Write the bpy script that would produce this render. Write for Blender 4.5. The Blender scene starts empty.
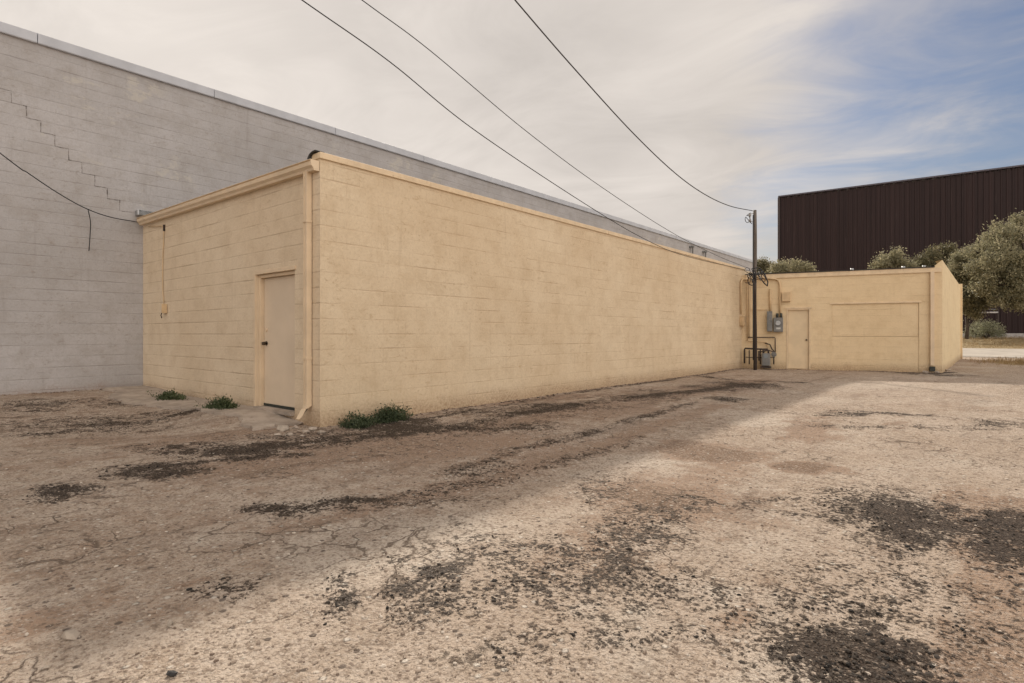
import bpy, math, random
import numpy as np
from mathutils import Vector, Matrix
random.seed(7); rng = np.random.RandomState(11)
R_ = math.radians
sc = bpy.context.scene
COL = sc.collection
# ------------------------------------------------------------------ frame of the place
H = 1.22                                   # eye height
YAW = R_(39.8)
FW = Vector((-math.sin(YAW), math.cos(YAW), 0)); RT = Vector((math.cos(YAW), math.sin(YAW), 0))
FP, CX, HY = 568.6, 512.0, 334.0
def ray(px): return FW + RT*((px-CX)/FP)
def P(px, py, t): p = ray(px)*t; return Vector((p.x, p.y, H+(HY-py)*t/FP))
def G(px, py): t = FP*H/(py-HY); p = ray(px)*t; return Vector((p.x, p.y, 0)), t
XW, YC, XG, YF = -6.64, 4.076, -13.15, 20.7          # long wall, corner, grey wall, far end
HA = 3.55
WO = Vector((XW, YF, 0)); WE = Vector((.9673, .2535, 0)).normalized(); WN = Vector((WE.y, -WE.x, 0))
def wing(px, py):
    d = ray(px); # WO + s*WE = t*d
    M_ = np.array([[d.x, -WE.x], [d.y, -WE.y]]); t, s = np.linalg.solve(M_, [WO.x, WO.y])
    return s, H+(HY-py)*t/FP
def face_l(px, py, y=YC):
    d = ray(px); t = y/d.y; return d.x*t, H+(HY-py)*t/FP

# ------------------------------------------------------------------ objects
def tag(o, label=None, cat=None, group=None, kind=None):
    if label: o['label'] = label
    if cat: o['category'] = cat
    if group: o['group'] = group
    if kind: o['kind'] = kind
    return o
def thing(name, loc, label, cat, group=None, rz=0):
    o = bpy.data.objects.new(name, None); COL.objects.link(o); o.location = loc; o.rotation_euler = (0, 0, rz)
    o.empty_display_size = .1
    return tag(o, label, cat, group)
class MB:
    def __init__(s): s.v = []; s.f = []; s.uv = []; s.sm = []; s.mi = []
    def face(s, pts, uvs=None, smooth=False):
        b = len(s.v); s.v += [tuple(p) for p in pts]; s.f.append(tuple(range(b, b+len(pts))))
        if uvs is None:
            a, bb, c = Vector(pts[0]), Vector(pts[1]), Vector(pts[2]); n = (bb-a).cross(c-a)
            ax = max(range(3), key=lambda i: abs(n[i]))
            uvs = [((p[1], p[2]) if ax == 0 else (p[0], p[2]) if ax == 1 else (p[0], p[1])) for p in pts]
        s.uv.append(list(uvs)); s.sm.append(smooth)
    def grid(s, rings, close=True, smooth=True, caps=True):
        b = len(s.v); n = len(rings[0])
        for r in rings: s.v += [tuple(p) for p in r]
        for i in range(len(rings)-1):
            for j in range(n if close else n-1):
                k = (j+1) % n
                s.f.append((b+i*n+j, b+i*n+k, b+(i+1)*n+k, b+(i+1)*n+j)); s.uv.append([(0, 0), (1, 0), (1, 1), (0, 1)]); s.sm.append(smooth)
        if caps and close:
            s.f.append(tuple(b+j for j in range(n))[::-1]); s.uv.append([(0, 0)]*n); s.sm.append(False)
            s.f.append(tuple(b+(len(rings)-1)*n+j for j in range(n))); s.uv.append([(0, 0)]*n); s.sm.append(False)
    def box(s, c, size, ax=None):
        """box centred at c; ax = optional (ex, ey) unit vectors for its first two sides"""
        ex, ey = ax if ax else (Vector((1, 0, 0)), Vector((0, 1, 0))); ez = Vector((0, 0, 1))
        c = Vector(c); a, b_, h = [q/2 for q in size]
        q = {}
        for i in (-1, 1):
            for j in (-1, 1):
                for k in (-1, 1): q[i, j, k] = c+ex*(a*i)+ey*(b_*j)+ez*(h*k)
        for fc in (((-1,-1,-1),(-1,1,-1),(1,1,-1),(1,-1,-1)), ((-1,-1,1),(1,-1,1),(1,1,1),(-1,1,1)),
                   ((-1,-1,-1),(1,-1,-1),(1,-1,1),(-1,-1,1)), ((1,1,-1),(-1,1,-1),(-1,1,1),(1,1,1)),
                   ((-1,1,-1),(-1,-1,-1),(-1,-1,1),(-1,1,1)), ((1,-1,-1),(1,1,-1),(1,1,1),(1,-1,1))):
            s.face([q[k] for k in fc])
        return s
    def tube(s, pts, r, n=8, r2=None):
        pts = [Vector(p) for p in pts]; rings = []; up = None
        for i, p in enumerate(pts):
            d = (pts[min(i+1, len(pts)-1)]-pts[max(i-1, 0)]).normalized()
            if up is None: up = Vector((0, 0, 1)) if abs(d.z) < .9 else Vector((1, 0, 0))
            a = d.cross(up).normalized(); b = a.cross(d).normalized(); up = b
            rr = r if r2 is None else r+(r2-r)*i/(len(pts)-1)
            rings.append([p+a*(rr*math.cos(2*math.pi*k/n))+b*(rr*math.sin(2*math.pi*k/n)) for k in range(n)])
        s.grid(rings); return s
    def prism(s, poly, z0, z1):
        n = len(poly)
        s.face([(p[0], p[1], z1) for p in poly]); s.face([(p[0], p[1], z0) for p in poly][::-1])
        for i in range(n):
            a, b = poly[i], poly[(i+1) % n]; L = math.hypot(b[0]-a[0], b[1]-a[1])
            s.face([(a[0], a[1], z0), (b[0], b[1], z0), (b[0], b[1], z1), (a[0], a[1], z1)], [(0, z0), (L, z0), (L, z1), (0, z1)])
        return s
    def wall(s, o, u, n, L, z0, z1, holes=(), u0=0.0, zl=None):
        """front sheet of a wall from o along u, outward normal n; holes (a,b,c,d,depth) are niches"""
        o = Vector(o); u = Vector(u); n = Vector(n)
        us = sorted({0.0, L, *[h[0] for h in holes], *[h[1] for h in holes]}); zs = sorted({z0, z1, *[h[2] for h in holes], *[h[3] for h in holes]})
        pt = lambda a, z, d=0: o+u*a+Vector((0, 0, z))-n*d
        for a, b in zip(us, us[1:]):
            for c, d in zip(zs, zs[1:]):
                if any(h[0] <= a and b <= h[1] and h[2] <= c and d <= h[3] for h in holes): continue
                s.face([pt(a, c), pt(b, c), pt(b, d), pt(a, d)], [(a+u0, c), (b+u0, c), (b+u0, d), (a+u0, d)])
        for a, b, c, d, dp in holes:
            s.face([pt(a, c, dp), pt(b, c, dp), pt(b, d, dp), pt(a, d, dp)], [(a+u0, c), (b+u0, c), (b+u0, d), (a+u0, d)])
            for (p, q) in (((a, c), (a, d)), ((a, d), (b, d)), ((b, d), (b, c)), ((b, c), (a, c))):
                s.face([pt(p[0], p[1]), pt(q[0], q[1]), pt(q[0], q[1], dp), pt(p[0], p[1], dp)], [(.03, .03), (.1, .03), (.1, .1), (.03, .1)])
        return s
    def build(s, name, mat, parent=None, local=False, **kw):
        me = bpy.data.meshes.new(name); me.from_pydata(s.v, [], s.f)
        uvl = me.uv_layers.new(name='UVMap'); flat = [c for fc in s.uv for uv in fc for c in uv]
        uvl.data.foreach_set('uv', flat)
        me.polygons.foreach_set('use_smooth', s.sm); me.materials.append(mat); me.validate()
        o = bpy.data.objects.new(name, me); COL.objects.link(o)
        if parent is not None:
            o.parent = parent
            if not local:
                root = parent; m = parent.matrix_basis.copy()
                while root.parent: root = root.parent; m = root.matrix_basis @ m if root.type == 'EMPTY' else m
                me.transform(m.inverted())
        return tag(o, **kw) if kw else o
def bevel(o, w=.006, seg=2):
    # weld first so that box edges are shared
    import bmesh
    bm = bmesh.new(); bm.from_mesh(o.data); bmesh.ops.remove_doubles(bm, verts=bm.verts, dist=1e-5)
    bmesh.ops.recalc_face_normals(bm, faces=bm.faces)
    bmesh.ops.bevel(bm, geom=list(bm.edges), offset=w, segments=seg, affect='EDGES', profile=.5)
    bm.to_mesh(o.data); bm.free(); return o

# ------------------------------------------------------------------ materials
class NT:
    def __init__(s, name):
        s.m = bpy.data.materials.new(name); s.m.use_nodes = True; s.t = s.m.node_tree; s.t.nodes.clear()
        s.out = s.n('ShaderNodeOutputMaterial'); s.b = s.n('ShaderNodeBsdfPrincipled'); s.l(s.b.outputs[0], s.out.inputs[0])
    def n(s, k, **kw):
        nd = s.t.nodes.new(k)
        for a, v in kw.items():
            if a.startswith('i_'):
                key = a[2:].replace('_', ' '); nd.inputs[key].default_value = v
            else: setattr(nd, a, v)
        return nd
    def l(s, a, b): s.t.links.new(a, b)
    def val(s, x, sock):
        if isinstance(x, (int, float)): sock.default_value = x
        elif isinstance(x, tuple): sock.default_value = x if len(x) == 4 else (*x, 1)
        else: s.l(x, sock)
    def math(s, op, a, b=0.0, c=0.0, clamp=False):
        nd = s.n('ShaderNodeMath', operation=op, use_clamp=clamp); s.val(a, nd.inputs[0]); s.val(b, nd.inputs[1])
        if op in ('MULTIPLY_ADD',): s.val(c, nd.inputs[2])
        return nd.outputs[0]
    def mix(s, f, a, b, mode='MIX'):
        nd = s.n('ShaderNodeMix', data_type='RGBA', blend_type=mode); s.val(f, nd.inputs[0]); s.val(a, nd.inputs[6]); s.val(b, nd.inputs[7]); return nd.outputs[2]
    def ramp(s, x, lo, hi, a=0.0, b=1.0):
        nd = s.n('ShaderNodeMapRange', interpolation_type='SMOOTHSTEP'); s.val(x, nd.inputs[0]); nd.inputs[1].default_value = lo; nd.inputs[2].default_value = hi; nd.inputs[3].default_value = a; nd.inputs[4].default_value = b; return nd.outputs[0]
    def noise(s, vec, scale, detail=4, rough=.55, dist=0.0):
        nd = s.n('ShaderNodeTexNoise'); nd.inputs['Scale'].default_value = scale; nd.inputs['Detail'].default_value = detail
        nd.inputs['Roughness'].default_value = rough; nd.inputs['Distortion'].default_value = dist; s.l(vec, nd.inputs['Vector']); return nd.outputs['Fac']
    def mapping(s, vec, scale=(1, 1, 1), loc=(0, 0, 0), rot=(0, 0, 0)):
        nd = s.n('ShaderNodeMapping'); nd.inputs['Scale'].default_value = scale; nd.inputs['Location'].default_value = loc; nd.inputs['Rotation'].default_value = rot; s.l(vec, nd.inputs['Vector']); return nd.outputs[0]
    def attr(s, name): return s.n('ShaderNodeAttribute', attribute_name=name).outputs['Fac']
    def bump(s, h, dist, strength=1.0, normal=None):
        nd = s.n('ShaderNodeBump'); nd.inputs['Strength'].default_value = strength; nd.inputs['Distance'].default_value = dist; s.l(h, nd.inputs['Height'])
        if normal: s.l(normal, nd.inputs['Normal'])
        return nd.outputs[0]
def basic(name, col, rough=.6, metal=0.0, var=.15, scale=6.0, bump=.0, dirt=None):
    t = NT(name); oc = t.n('ShaderNodeTexCoord').outputs['Object']
    n1 = t.noise(oc, scale, 5); dark = tuple(c*(1-var) for c in col); lite = tuple(min(1, c*(1+var)) for c in col)
    c = t.mix(t.ramp(n1, .3, .7), dark, lite)
    if dirt: c = t.mix(t.ramp(t.noise(oc, scale*2.7, 6, .7), .52, .72, 0, .7), c, dirt)
    t.val(c, t.b.inputs['Base Color']); t.b.inputs['Roughness'].default_value = rough; t.b.inputs['Metallic'].default_value = metal
    t.l(t.ramp(t.noise(oc, scale*3, 3), .2, .8, max(0, rough-.12), min(1, rough+.12)), t.b.inputs['Roughness'])
    if bump: t.l(t.bump(t.noise(oc, scale*12, 4), bump), t.b.inputs['Normal'])
    return t.m

def block_wall(name, col, col2, joint=.5, jcol=(.3, .2, .12), rough_tex=.5, soil=(.3, .19, .11), soil_h=.35, seed=0.0, patch=None, vjoint=.35):
    """painted concrete block: 40x20 cm running bond, joints that fade in and out, rolled paint texture"""
    t = NT(name); uv = t.n('ShaderNodeTexCoord').outputs['UV']; geo = t.n('ShaderNodeNewGeometry').outputs['Position']
    w = t.mapping(uv, loc=(seed, seed*.7, 0))
    wob = t.n('ShaderNodeTexNoise'); wob.inputs['Scale'].default_value = 3.0; t.l(w, wob.inputs['Vector'])
    va = t.n('ShaderNodeVectorMath', operation='MULTIPLY_ADD'); t.l(wob.outputs['Color'], va.inputs[0]); va.inputs[1].default_value = (.008, .008, 0); t.l(uv, va.inputs[2])
    br = t.n('ShaderNodeTexBrick'); br.offset = .5; t.l(va.outputs[0], br.inputs['Vector'])
    br.inputs['Scale'].default_value = 1; br.inputs['Mortar Size'].default_value = .0035; br.inputs['Mortar Smooth'].default_value = .6
    br.inputs['Brick Width'].default_value = .4064; br.inputs['Row Height'].default_value = .2032; br.inputs['Bias'].default_value = 0
    br.inputs['Color1'].default_value = (.2, .2, .2, 1); br.inputs['Color2'].default_value = (.8, .8, .8, 1); br.inputs['Mortar'].default_value = (.5, .5, .5, 1)
    # bed joints only (courses) - stronger than the head joints
    sep = t.n('ShaderNodeSeparateXYZ'); t.l(va.outputs[0], sep.inputs[0])
    fr = t.math('FRACT', t.math('DIVIDE', sep.outputs[1], .2032)); dd = t.math('MINIMUM', fr, t.math('SUBTRACT', 1.0, fr))
    bed = t.ramp(dd, .012, .075, 1, 0)
    fade = t.ramp(t.noise(t.mapping(w, (1, 2.2, 1)), 1.1, 5, .65), .42, .66)
    fade2 = t.ramp(t.noise(t.mapping(w, (.5, 3, 1), (7, 3, 0)), 2.3, 3, .6), .30, .6, .2, 1)
    jm = t.math('MULTIPLY', t.math('MAXIMUM', t.math('MULTIPLY', br.outputs['Fac'], vjoint), bed), t.math('MULTIPLY_ADD', fade, .85 if seed < 13 and seed != 3.7 else .55, .15 if seed < 13 and seed != 3.7 else .45))
    jm = t.math('MULTIPLY', jm, fade2)
    big = t.noise(w, .45, 3, .6); mid = t.noise(w, 2.7, 5, .68); fine = t.noise(w, 26, 3, .7)
    c = t.mix(t.ramp(big, .3, .7), col, col2)
    c = t.mix(t.math('MULTIPLY', t.ramp(br.outputs['Color'], .3, .8), .10), c, tuple(q*.72 for q in col))
    # trowelled, blotchy paint
    c = t.mix(t.ramp(mid, .42, .70, 0, .34), c, tuple(q*f for q, f in zip(col, (.74, .68, .60))))
    blot = t.ramp(t.noise(t.mapping(w, (1, 1.6, 1), (3, 9, 0)), 9, 4, .75, .6), .56, .66)
    c = t.mix(t.math('MULTIPLY', t.math('MULTIPLY', blot, rough_tex), t.ramp(t.noise(w, .8, 3), .42, .6)), c, tuple(q*f for q, f in zip(col, (.66, .58, .48))))
    blot2 = t.ramp(t.noise(t.mapping(w, (1.4, 1, 1), (1, 5, 0)), 17, 3, .8, 1.0), .52, .63)
    c = t.mix(t.math('MULTIPLY', blot2, rough_tex*.45), c, tuple(q*f for q, f in zip(col, (.68, .60, .50))))
    c = t.mix(t.ramp(fine, .35, .75, 0, .16), c, tuple(q*.55 for q in col))
    if patch: c = t.mix(t.math('MULTIPLY', t.ramp(t.noise(t.mapping(w, (1, 1.5, 1), (1.3, 4.1, 0)), 1.3, 7, .72), .56, .62), t.ramp(t.n('ShaderNodeSeparateXYZ').outputs[0] if False else t.noise(w, .25, 2), .45, .6, 0, .8)), c, patch)
    # thin vertical runs of grime
    runs = t.ramp(t.noise(t.mapping(w, (6, .35, 1)), 1.6, 5, .6), .56, .75, 0, .22)
    c = t.mix(runs, c, tuple(q*f for q, f in zip(col, (.6, .55, .5))))
    c = t.mix(t.math('MULTIPLY', jm, joint), c, jcol)
    # soil splashed along the foot
    z = t.n('ShaderNodeSeparateXYZ'); t.l(geo, z.inputs[0])
    sp = t.math('MULTIPLY', t.ramp(t.math('ADD', z.outputs[2], t.math('MULTIPLY', t.math('SUBTRACT', mid, .5), .5)), .0, soil_h, 1, 0), t.ramp(fine, .3, .7, .35, .85))
    c = t.mix(sp, c, soil)
    t.val(c, t.b.inputs['Base Color']); t.b.inputs['Roughness'].default_value = .82; t.b.inputs['Specular IOR Level'].default_value = .25
    h = t.math('ADD', t.math('MULTIPLY', jm, -.45), t.math('ADD', t.math('MULTIPLY', fine, .40), t.math('ADD', t.math('MULTIPLY', mid, .5), t.math('MULTIPLY', blot, .12))))
    t.l(t.bump(h, .012, .9), t.b.inputs['Normal'])
    return t.m
CREAM = (.69, .55, .375); CREAM2 = (.76, .63, .45)
m_cream = block_wall('cream_block', CREAM, CREAM2, .50, (.44, .30, .185), .5, vjoint=.75)
m_cream_s = block_wall('cream_block_end', (.71, .58, .42), (.76, .64, .48), .42, (.30, .20, .13), .35, seed=3.7, vjoint=.3)
m_cream_w = block_wall('cream_block_rear', (.76, .60, .385), (.81, .65, .43), .3, (.42, .30, .17), .12, seed=8.1, vjoint=.1)
m_grey = block_wall('grey_block', (.41, .395, .39), (.50, .485, .485), .38, (.20, .18, .17), .4, soil=(.30, .21, .15), seed=13.3, patch=(.51, .485, .44), vjoint=.32)
m_trim = basic('cream_painted_metal', (.70, .555, .385), .5, 0, .08, 3, .0005)
m_trim_y = basic('cap_paint', (.73, .575, .385), .6, 0, .08, 5, .001, (.56, .41, .25))
m_door = basic('door_paint', (.68, .56, .42), .45, 0, .05, 2, .0004)
m_door2 = basic('rear_door_paint', (.70, .56, .37), .5, 0, .06, 3)
m_cop = basic('galvanised_coping', (.50, .52, .56), .7, .0, .08, 2)
m_tar = basic('roof_tar', (.035, .033, .032), .85, 0, .3, 20, .004, (.16, .15, .13))
m_roof = basic('roofing_felt', (.11, .10, .09), .9, 0, .2, 3, .003)
m_dark = basic('black_rubber', (.03, .035, .03), .6, 0, .2, 10)
m_brass = basic('worn_knob', (.09, .07, .05), .35, .8, .2, 10)
m_greymetal = basic('panel_grey', (.19, .19, .185), .5, .2, .12, 6, .0006, (.36, .31, .25))
m_galv = basic('galvanised_steel', (.45, .46, .47), .4, .6, .15, 8)
m_pipe = basic('rusty_pipe', (.06, .045, .04), .7, .3, .3, 14, .002, (.16, .08, .04))
m_pipe_c = basic('cream_pipe', (.60, .44, .26), .5, 0, .12, 6)
m_cable = basic('cable_black', (.018, .018, .02), .55, 0, .1, 4)
m_twist = basic('service_cable', (.05, .048, .05), .5, .2, .3, 30)
m_conc = basic('broken_concrete', (.37, .31, .255), .9, 0, .22, 3.5, .006, (.23, .17, .125))
m_crack = basic('open_crack', (.21, .19, .175), .95, 0, .3, 10)
m_stone = basic('limestone', (.38, .32, .26), .9, 0, .2, 15, .004, (.3, .22, .16))
m_glass = basic('dial_glass', (.25, .28, .3), .1, 0, .05, 3)

def pole_mat():
    t = NT('weathered_pole'); oc = t.n('ShaderNodeTexCoord').outputs['Object']
    g = t.noise(t.mapping(oc, (22, 22, .8)), 1.5, 6, .65); z = t.n('ShaderNodeSeparateXYZ'); t.l(oc, z.inputs[0])
    creo = t.ramp(t.math('ADD', z.outputs[2], t.math('MULTIPLY', t.noise(t.mapping(oc, (8, 8, .7)), 1, 4), 1.2)), 3.1, 3.9)
    c = t.mix(creo, (.035, .022, .016), (.20, .17, .145)); c = t.mix(t.ramp(g, .35, .7, 0, .75), c, (.035, .026, .02))
    t.val(c, t.b.inputs['Base Color']); t.b.inputs['Roughness'].default_value = .85; t.l(t.bump(g, .01), t.b.inputs['Normal']); return t.m
m_pole = pole_mat()

def leaf_mat(name, c1, c2, trans=.35):
    t = NT(name); oi = t.n('ShaderNodeNewGeometry').outputs['Random Per Island']; oc = t.n('ShaderNodeTexCoord').outputs['Object']
    c = t.mix(oi, c1, c2); c = t.mix(t.ramp(t.noise(oc, .9, 3), .35, .65, 0, .5), c, tuple(q*.6 for q in c1))
    t.val(c, t.b.inputs['Base Color']); t.b.inputs['Roughness'].default_value = .6
    tr = t.n('ShaderNodeBsdfTranslucent'); t.val(c, tr.inputs[0]); mx = t.n('ShaderNodeMixShader'); mx.inputs[0].default_value = trans
    t.l(t.b.outputs[0], mx.inputs[1]); t.l(tr.outputs[0], mx.inputs[2]); t.l(mx.outputs[0], t.out.inputs[0]); return t.m
m_leaf = leaf_mat('olive_leaf', (.24, .235, .145), (.54, .48, .31), .5)
m_leaf_d = leaf_mat('dark_leaf', (.13, .13, .07), (.34, .29, .17), .45)
m_shrub = leaf_mat('silver_shrub_leaf', (.30, .32, .20), (.62, .60, .44), .4)
m_weed = leaf_mat('weed_leaf', (.04, .06, .028), (.10, .125, .055), .25)
m_weed2 = leaf_mat('grey_green_weed_leaf', (.05, .08, .03), (.13, .15, .07), .25)
m_dry = leaf_mat('dry_grass_blade', (.28, .19, .085), (.45, .33, .17), .3)
m_bark = basic('bark', (.11, .085, .065), .9, 0, .3, 5, .02)

# ------------------------------------------------------------------ noise in numpy
def vnoise(x, y, seed=0):
    xi = np.floor(x).astype(np.int64); yi = np.floor(y).astype(np.int64); fx = x-xi; fy = y-yi
    fx = fx*fx*(3-2*fx); fy = fy*fy*(3-2*fy)
    def hsh(a, b):
        h = (a*374761393+b*668265263+seed*974634777) & 0xffffffff; h = ((h ^ (h >> 13))*1274126177) & 0xffffffff
        return ((h ^ (h >> 16)) & 0xffff)/65535.0
    return (hsh(xi, yi)*(1-fx)+hsh(xi+1, yi)*fx)*(1-fy)+(hsh(xi, yi+1)*(1-fx)+hsh(xi+1, yi+1)*fx)*fy
def fbm(x, y, s, o=4, seed=0, g=.5):
    a = 1; t = 0; n = 0
    for i in range(o): t = t+a*vnoise(x*s, y*s, seed+i); n += a; a *= g; s *= 2.07
    return t/n
def sst(x, a, b): t = np.clip((x-a)/(b-a), 0, 1); return t*t*(3-2*t)

# ------------------------------------------------------------------ ground
TAR = [(968,528,84,30,1.7),(1010,540,50,30,1.6),(940,520,40,22,1.7),(975,530,60,28,1.8),(915,512,35,14,.6),(868,655,88,30,1.5),(930,675,90,24,.8),(1000,620,50,30,.45),(800,670,30,18,.6),
       (600,575,75,34,.50),(640,540,45,22,.42),(545,590,28,14,.75),(560,560,70,22,.5),(425,572,40,20,.65),(440,600,38,10,.5),(480,555,55,16,.45),(322,596,22,13,.95),(310,608,14,10,.8),(600,490,32,16,.55),(660,515,30,12,.35),
       (195,592,34,9,.5),(62,494,26,5,1.4),(160,473,44,5,1.2),(215,454,40,5,1.5),(255,456,34,7,.7),(300,505,46,4.5,.95),(355,498,30,4,.7),(400,505,60,8,.3),
       (330,437,110,5,.35),(440,428,80,5,1.2),(400,421,34,3,.7),(500,413,60,5,.6),(560,407,50,4,.55),(640,398,50,3,.45),(480,468,40,10,.5),(757,367,22,1.6,1.0),(935,374,26,2,.8),(745,385,22,3.2,1.0),(712,388,22,3,.7),(660,392,30,2.5,.4),(725,399,24,2,.6),
       (90,424,68,7,.8),(60,430,40,5,.6),(190,449,60,6,.5),(115,408,40,2.5,.5),(30,412,30,4,.5),(270,440,50,3,.4),
       (890,600,80,40,.30),(960,590,60,30,.35),(730,620,60,25,.25),(550,640,60,20,.22),(480,650,80,20,.2),(860,414,60,1.5,.5),(900,428,80,2,.45),(1000,424,40,2.5,.5),(780,502,35,4,.35),(930,640,40,14,.5),(700,590,50,16,.2)]
DIRT = [(430,445,190,22,.8),(700,452,48,8,1.7),(710,470,50,14,.6),(670,500,80,28,1.05),(808,467,24,6,1.7),(740,500,60,10,.5),(600,412,140,9,.7),(700,390,80,6,.6),(300,470,160,20,.4),
        (200,520,200,40,.45),(120,600,120,60,.35),(150,440,150,12,.6),(380,520,70,18,.4),(560,500,60,24,.35),(820,580,120,30,.25),(870,405,120,3,.4),(1010,363,34,4,.8)]
PALE = [(640,465,60,10,.7),(600,480,50,12,.6),(720,600,60,22,.6),(760,540,80,26,.5),(560,520,60,12,.4),(880,385,120,6,.6),(640,640,90,40,.5),(900,470,90,12,.4),(960,460,60,10,.4),(70,455,60,10,.45),(420,640,90,30,.35),(590,610,30,10,.5),(830,400,120,8,.4)]
def blobs(X, Y, lst):
    out = np.zeros_like(X)
    for px, py, hw, hh, s in lst:
        g, t = G(px, py); a = hw*t/FP; b = hh*t*t/(FP*H)
        dx = X-g.x; dy = Y-g.y; u = (dx*RT.x+dy*RT.y)/a; v = (dx*FW.x+dy*FW.y)/b
        out = np.maximum(out, s*np.exp(-(u*u+v*v)*.8))
    return out
STROKES = [([(225,452),(330,441),(440,429),(520,414),(600,403),(700,391),(765,384)],.26,.85),([(20,428),(90,424),(160,420),(215,414)],.20,.7),([(700,500),(668,528),(630,560),(570,590)],.13,.42),
    ([(330,500),(420,494),(500,480),(560,462),(640,438)],.14,.33),([(112,477),(160,471),(230,462),(300,456)],.14,.8),([(480,470),(520,452),(600,428),(700,402)],.14,.45),([(590,572),(520,588),(470,600)],.12,.45),
    ([(960,645),(900,618),(840,606),(790,600)],.10,.45),([(700,376),(740,380),(800,383)],.25,.5),([(775,368.2),(850,370.5),(900,372.5),(935,374.5),(950,372)],.16,1.0),([(330,432),(440,416),(560,396),(742,368.6)],.10,.6),([(830,410),(900,414),(990,420)],.10,.5),([(560,640),(620,648),(700,640)],.08,.4),([(700,500),(760,510),(830,520)],.06,.5)]
DSTROKES = [([(240,470),(400,445),(560,415),(760,380)],.7,.75),([(20,470),(200,440),(330,432)],.5,.5),([(300,520),(450,490),(600,445),(720,405)],.35,.7),([(730,460),(700,480),(640,510),(590,560)],.45,.6),([(560,540),(700,520),(800,540)],.3,.4)]
def strokes(X, Y, lst, taper=.5):
    out = np.zeros_like(X)
    for pts, w, s in lst:
        q = [G(*p)[0] for p in pts]
        for a, b in zip(q, q[1:]):
            dx, dy = b.x-a.x, b.y-a.y; u = np.clip(((X-a.x)*dx+(Y-a.y)*dy)/(dx*dx+dy*dy), 0, 1); d = np.hypot(X-a.x-u*dx, Y-a.y-u*dy)
            out = np.maximum(out, s*np.exp(-(d/w)**2))
    return out
def apron_h(X, Y):  # ground banks up a little towards the door wall and the grey wall
    a = .10*sst(-X, 6.9, 8.2)*sst(Y, 2.7, 3.7)*sst(-Y, -5.0, -4.6)
    return np.maximum(a, .16*sst(-X, 9.5, 12.6)*sst(-Y, -5., -4.6))
def base_z(X, Y):
    z = apron_h(X, Y)
    z = z+.26*sst(Y, 38.5, 48.5)+.62*sst(Y, 47, 61)
    return z
def zat(x, y): return float(base_z(np.array([x]), np.array([y]))[0])
def spaced(lo, hi, step, far_lo, far_hi, grow=1.18):
    c = list(np.arange(lo, hi+1e-6, step)); s = step
    a = []; x = lo
    while x > far_lo: s *= grow; x -= s; a.append(x)
    b = []; x = hi; s = step
    while x < far_hi: s *= grow; x += s; b.append(x)
    return np.array(a[::-1]+c+b)
def axisY():
    a = list(np.arange(-.4, 10, .035)); y = a[-1]; s = .035
    while y < 66: s = min(s*1.012, .6); y += s; a.append(y)
    while y < 900: s *= 1.25; y += s; a.append(y)
    b = []; y = -.4; s = .035
    while y > -400: s *= 1.25; y -= s; b.append(y)
    return np.array(b[::-1]+a)
xs = spaced(-9.0, 3.6, .035, -13.3, 14, 1.03)
lo = []; x = xs[0]; s = .3
while x > -500: s *= 1.3; x -= s; lo.append(x)
hi = []; x = xs[-1]; s = .4
while x < 600: s *= 1.3; x += s; hi.append(x)
xs = np.concatenate([lo[::-1], xs, hi]); ys = axisY()
GX, GY = np.meshgrid(xs, ys)
wx = GX+(fbm(GX, GY, 1.1, 4, 31)-.5)*.5+(fbm(GX, GY, 5, 3, 33)-.5)*.16; wy = GY+(fbm(GX, GY, 1.1, 4, 41)-.5)*.5+(fbm(GX, GY, 5, 3, 43)-.5)*.16
wx = wx+(fbm(GX, GY, 2.6, 3, 51)-.5)*.35; wy = wy+(fbm(GX, GY, 2.6, 3, 53)-.5)*.35
ux, uy = GX+(fbm(GX, GY, 1.3, 3, 61)-.5)*.6, GY+(fbm(GX, GY, 1.3, 3, 63)-.5)*.6
fr1 = fbm(ux*1.0, uy*.42, 2.4, 5, 57, .6); fr2 = fbm(GX, GY, 7.5, 3, 59, .6)
ux2, uy2 = GX+(fbm(GX, GY, 1.1, 4, 31)-.5)*.35, GY+(fbm(GX, GY, 1.1, 4, 41)-.5)*.35
tar0 = np.maximum(blobs(wx, wy, TAR), strokes(ux2, uy2, STROKES)); tar = tar0*(.42+1.1*sst(fr1*.7+fr2*.3, .30, .66)); tar = np.minimum(tar, .86+.22*fr2); dirt = np.maximum(blobs(wx, wy, DIRT), strokes(ux2, uy2, DSTROKES)); pale = blobs(wx, wy, PALE)
near = sst(-np.hypot(GX+3, GY-8), -40, -15)
GZ = base_z(GX, GY)+near*((fbm(GX, GY, .35, 3, 1)-.5)*.05+(fbm(GX, GY, 1.6, 3, 5)-.5)*.022+(fbm(GX, GY, 8, 3, 9)-.5)*.014)
GZ += near*tar*(.012+.03*(fbm(GX, GY, 13, 2, 21)-.5))
road = sst(GY, 38.8, 39.0)*sst(-GY, -48.3, -48.1)
GZ -= .05*road
lawn = sst(GY, 48, 48.6)*sst(-GY, -62.5, -61)
g0, t0 = G(1004, 363); lawn = np.maximum(lawn, np.exp(-(((GX-g0.x-.6)/1.3)**2+((GY-g0.y)/2.2)**2)*1.5)*1.1)
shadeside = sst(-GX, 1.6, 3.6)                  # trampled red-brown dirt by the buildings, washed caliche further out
dirt = np.maximum(dirt, tar0*.5*sst(fr1, .3, .6))
smear = sst(fbm(GX*1.0, GY*.35, 1.1, 5, 71, .6), .5, .68)
dirt = np.maximum(dirt, smear*.75*(1-.6*sst(GY, 7, 13)))
pale = np.maximum(pale, sst(fbm(GX, GY*.6, .8, 4, 73), .55, .72)*.6)
dirt = np.maximum(dirt, shadeside*(.18+.32*fbm(GX, GY, .5, 3, 77)))
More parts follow.
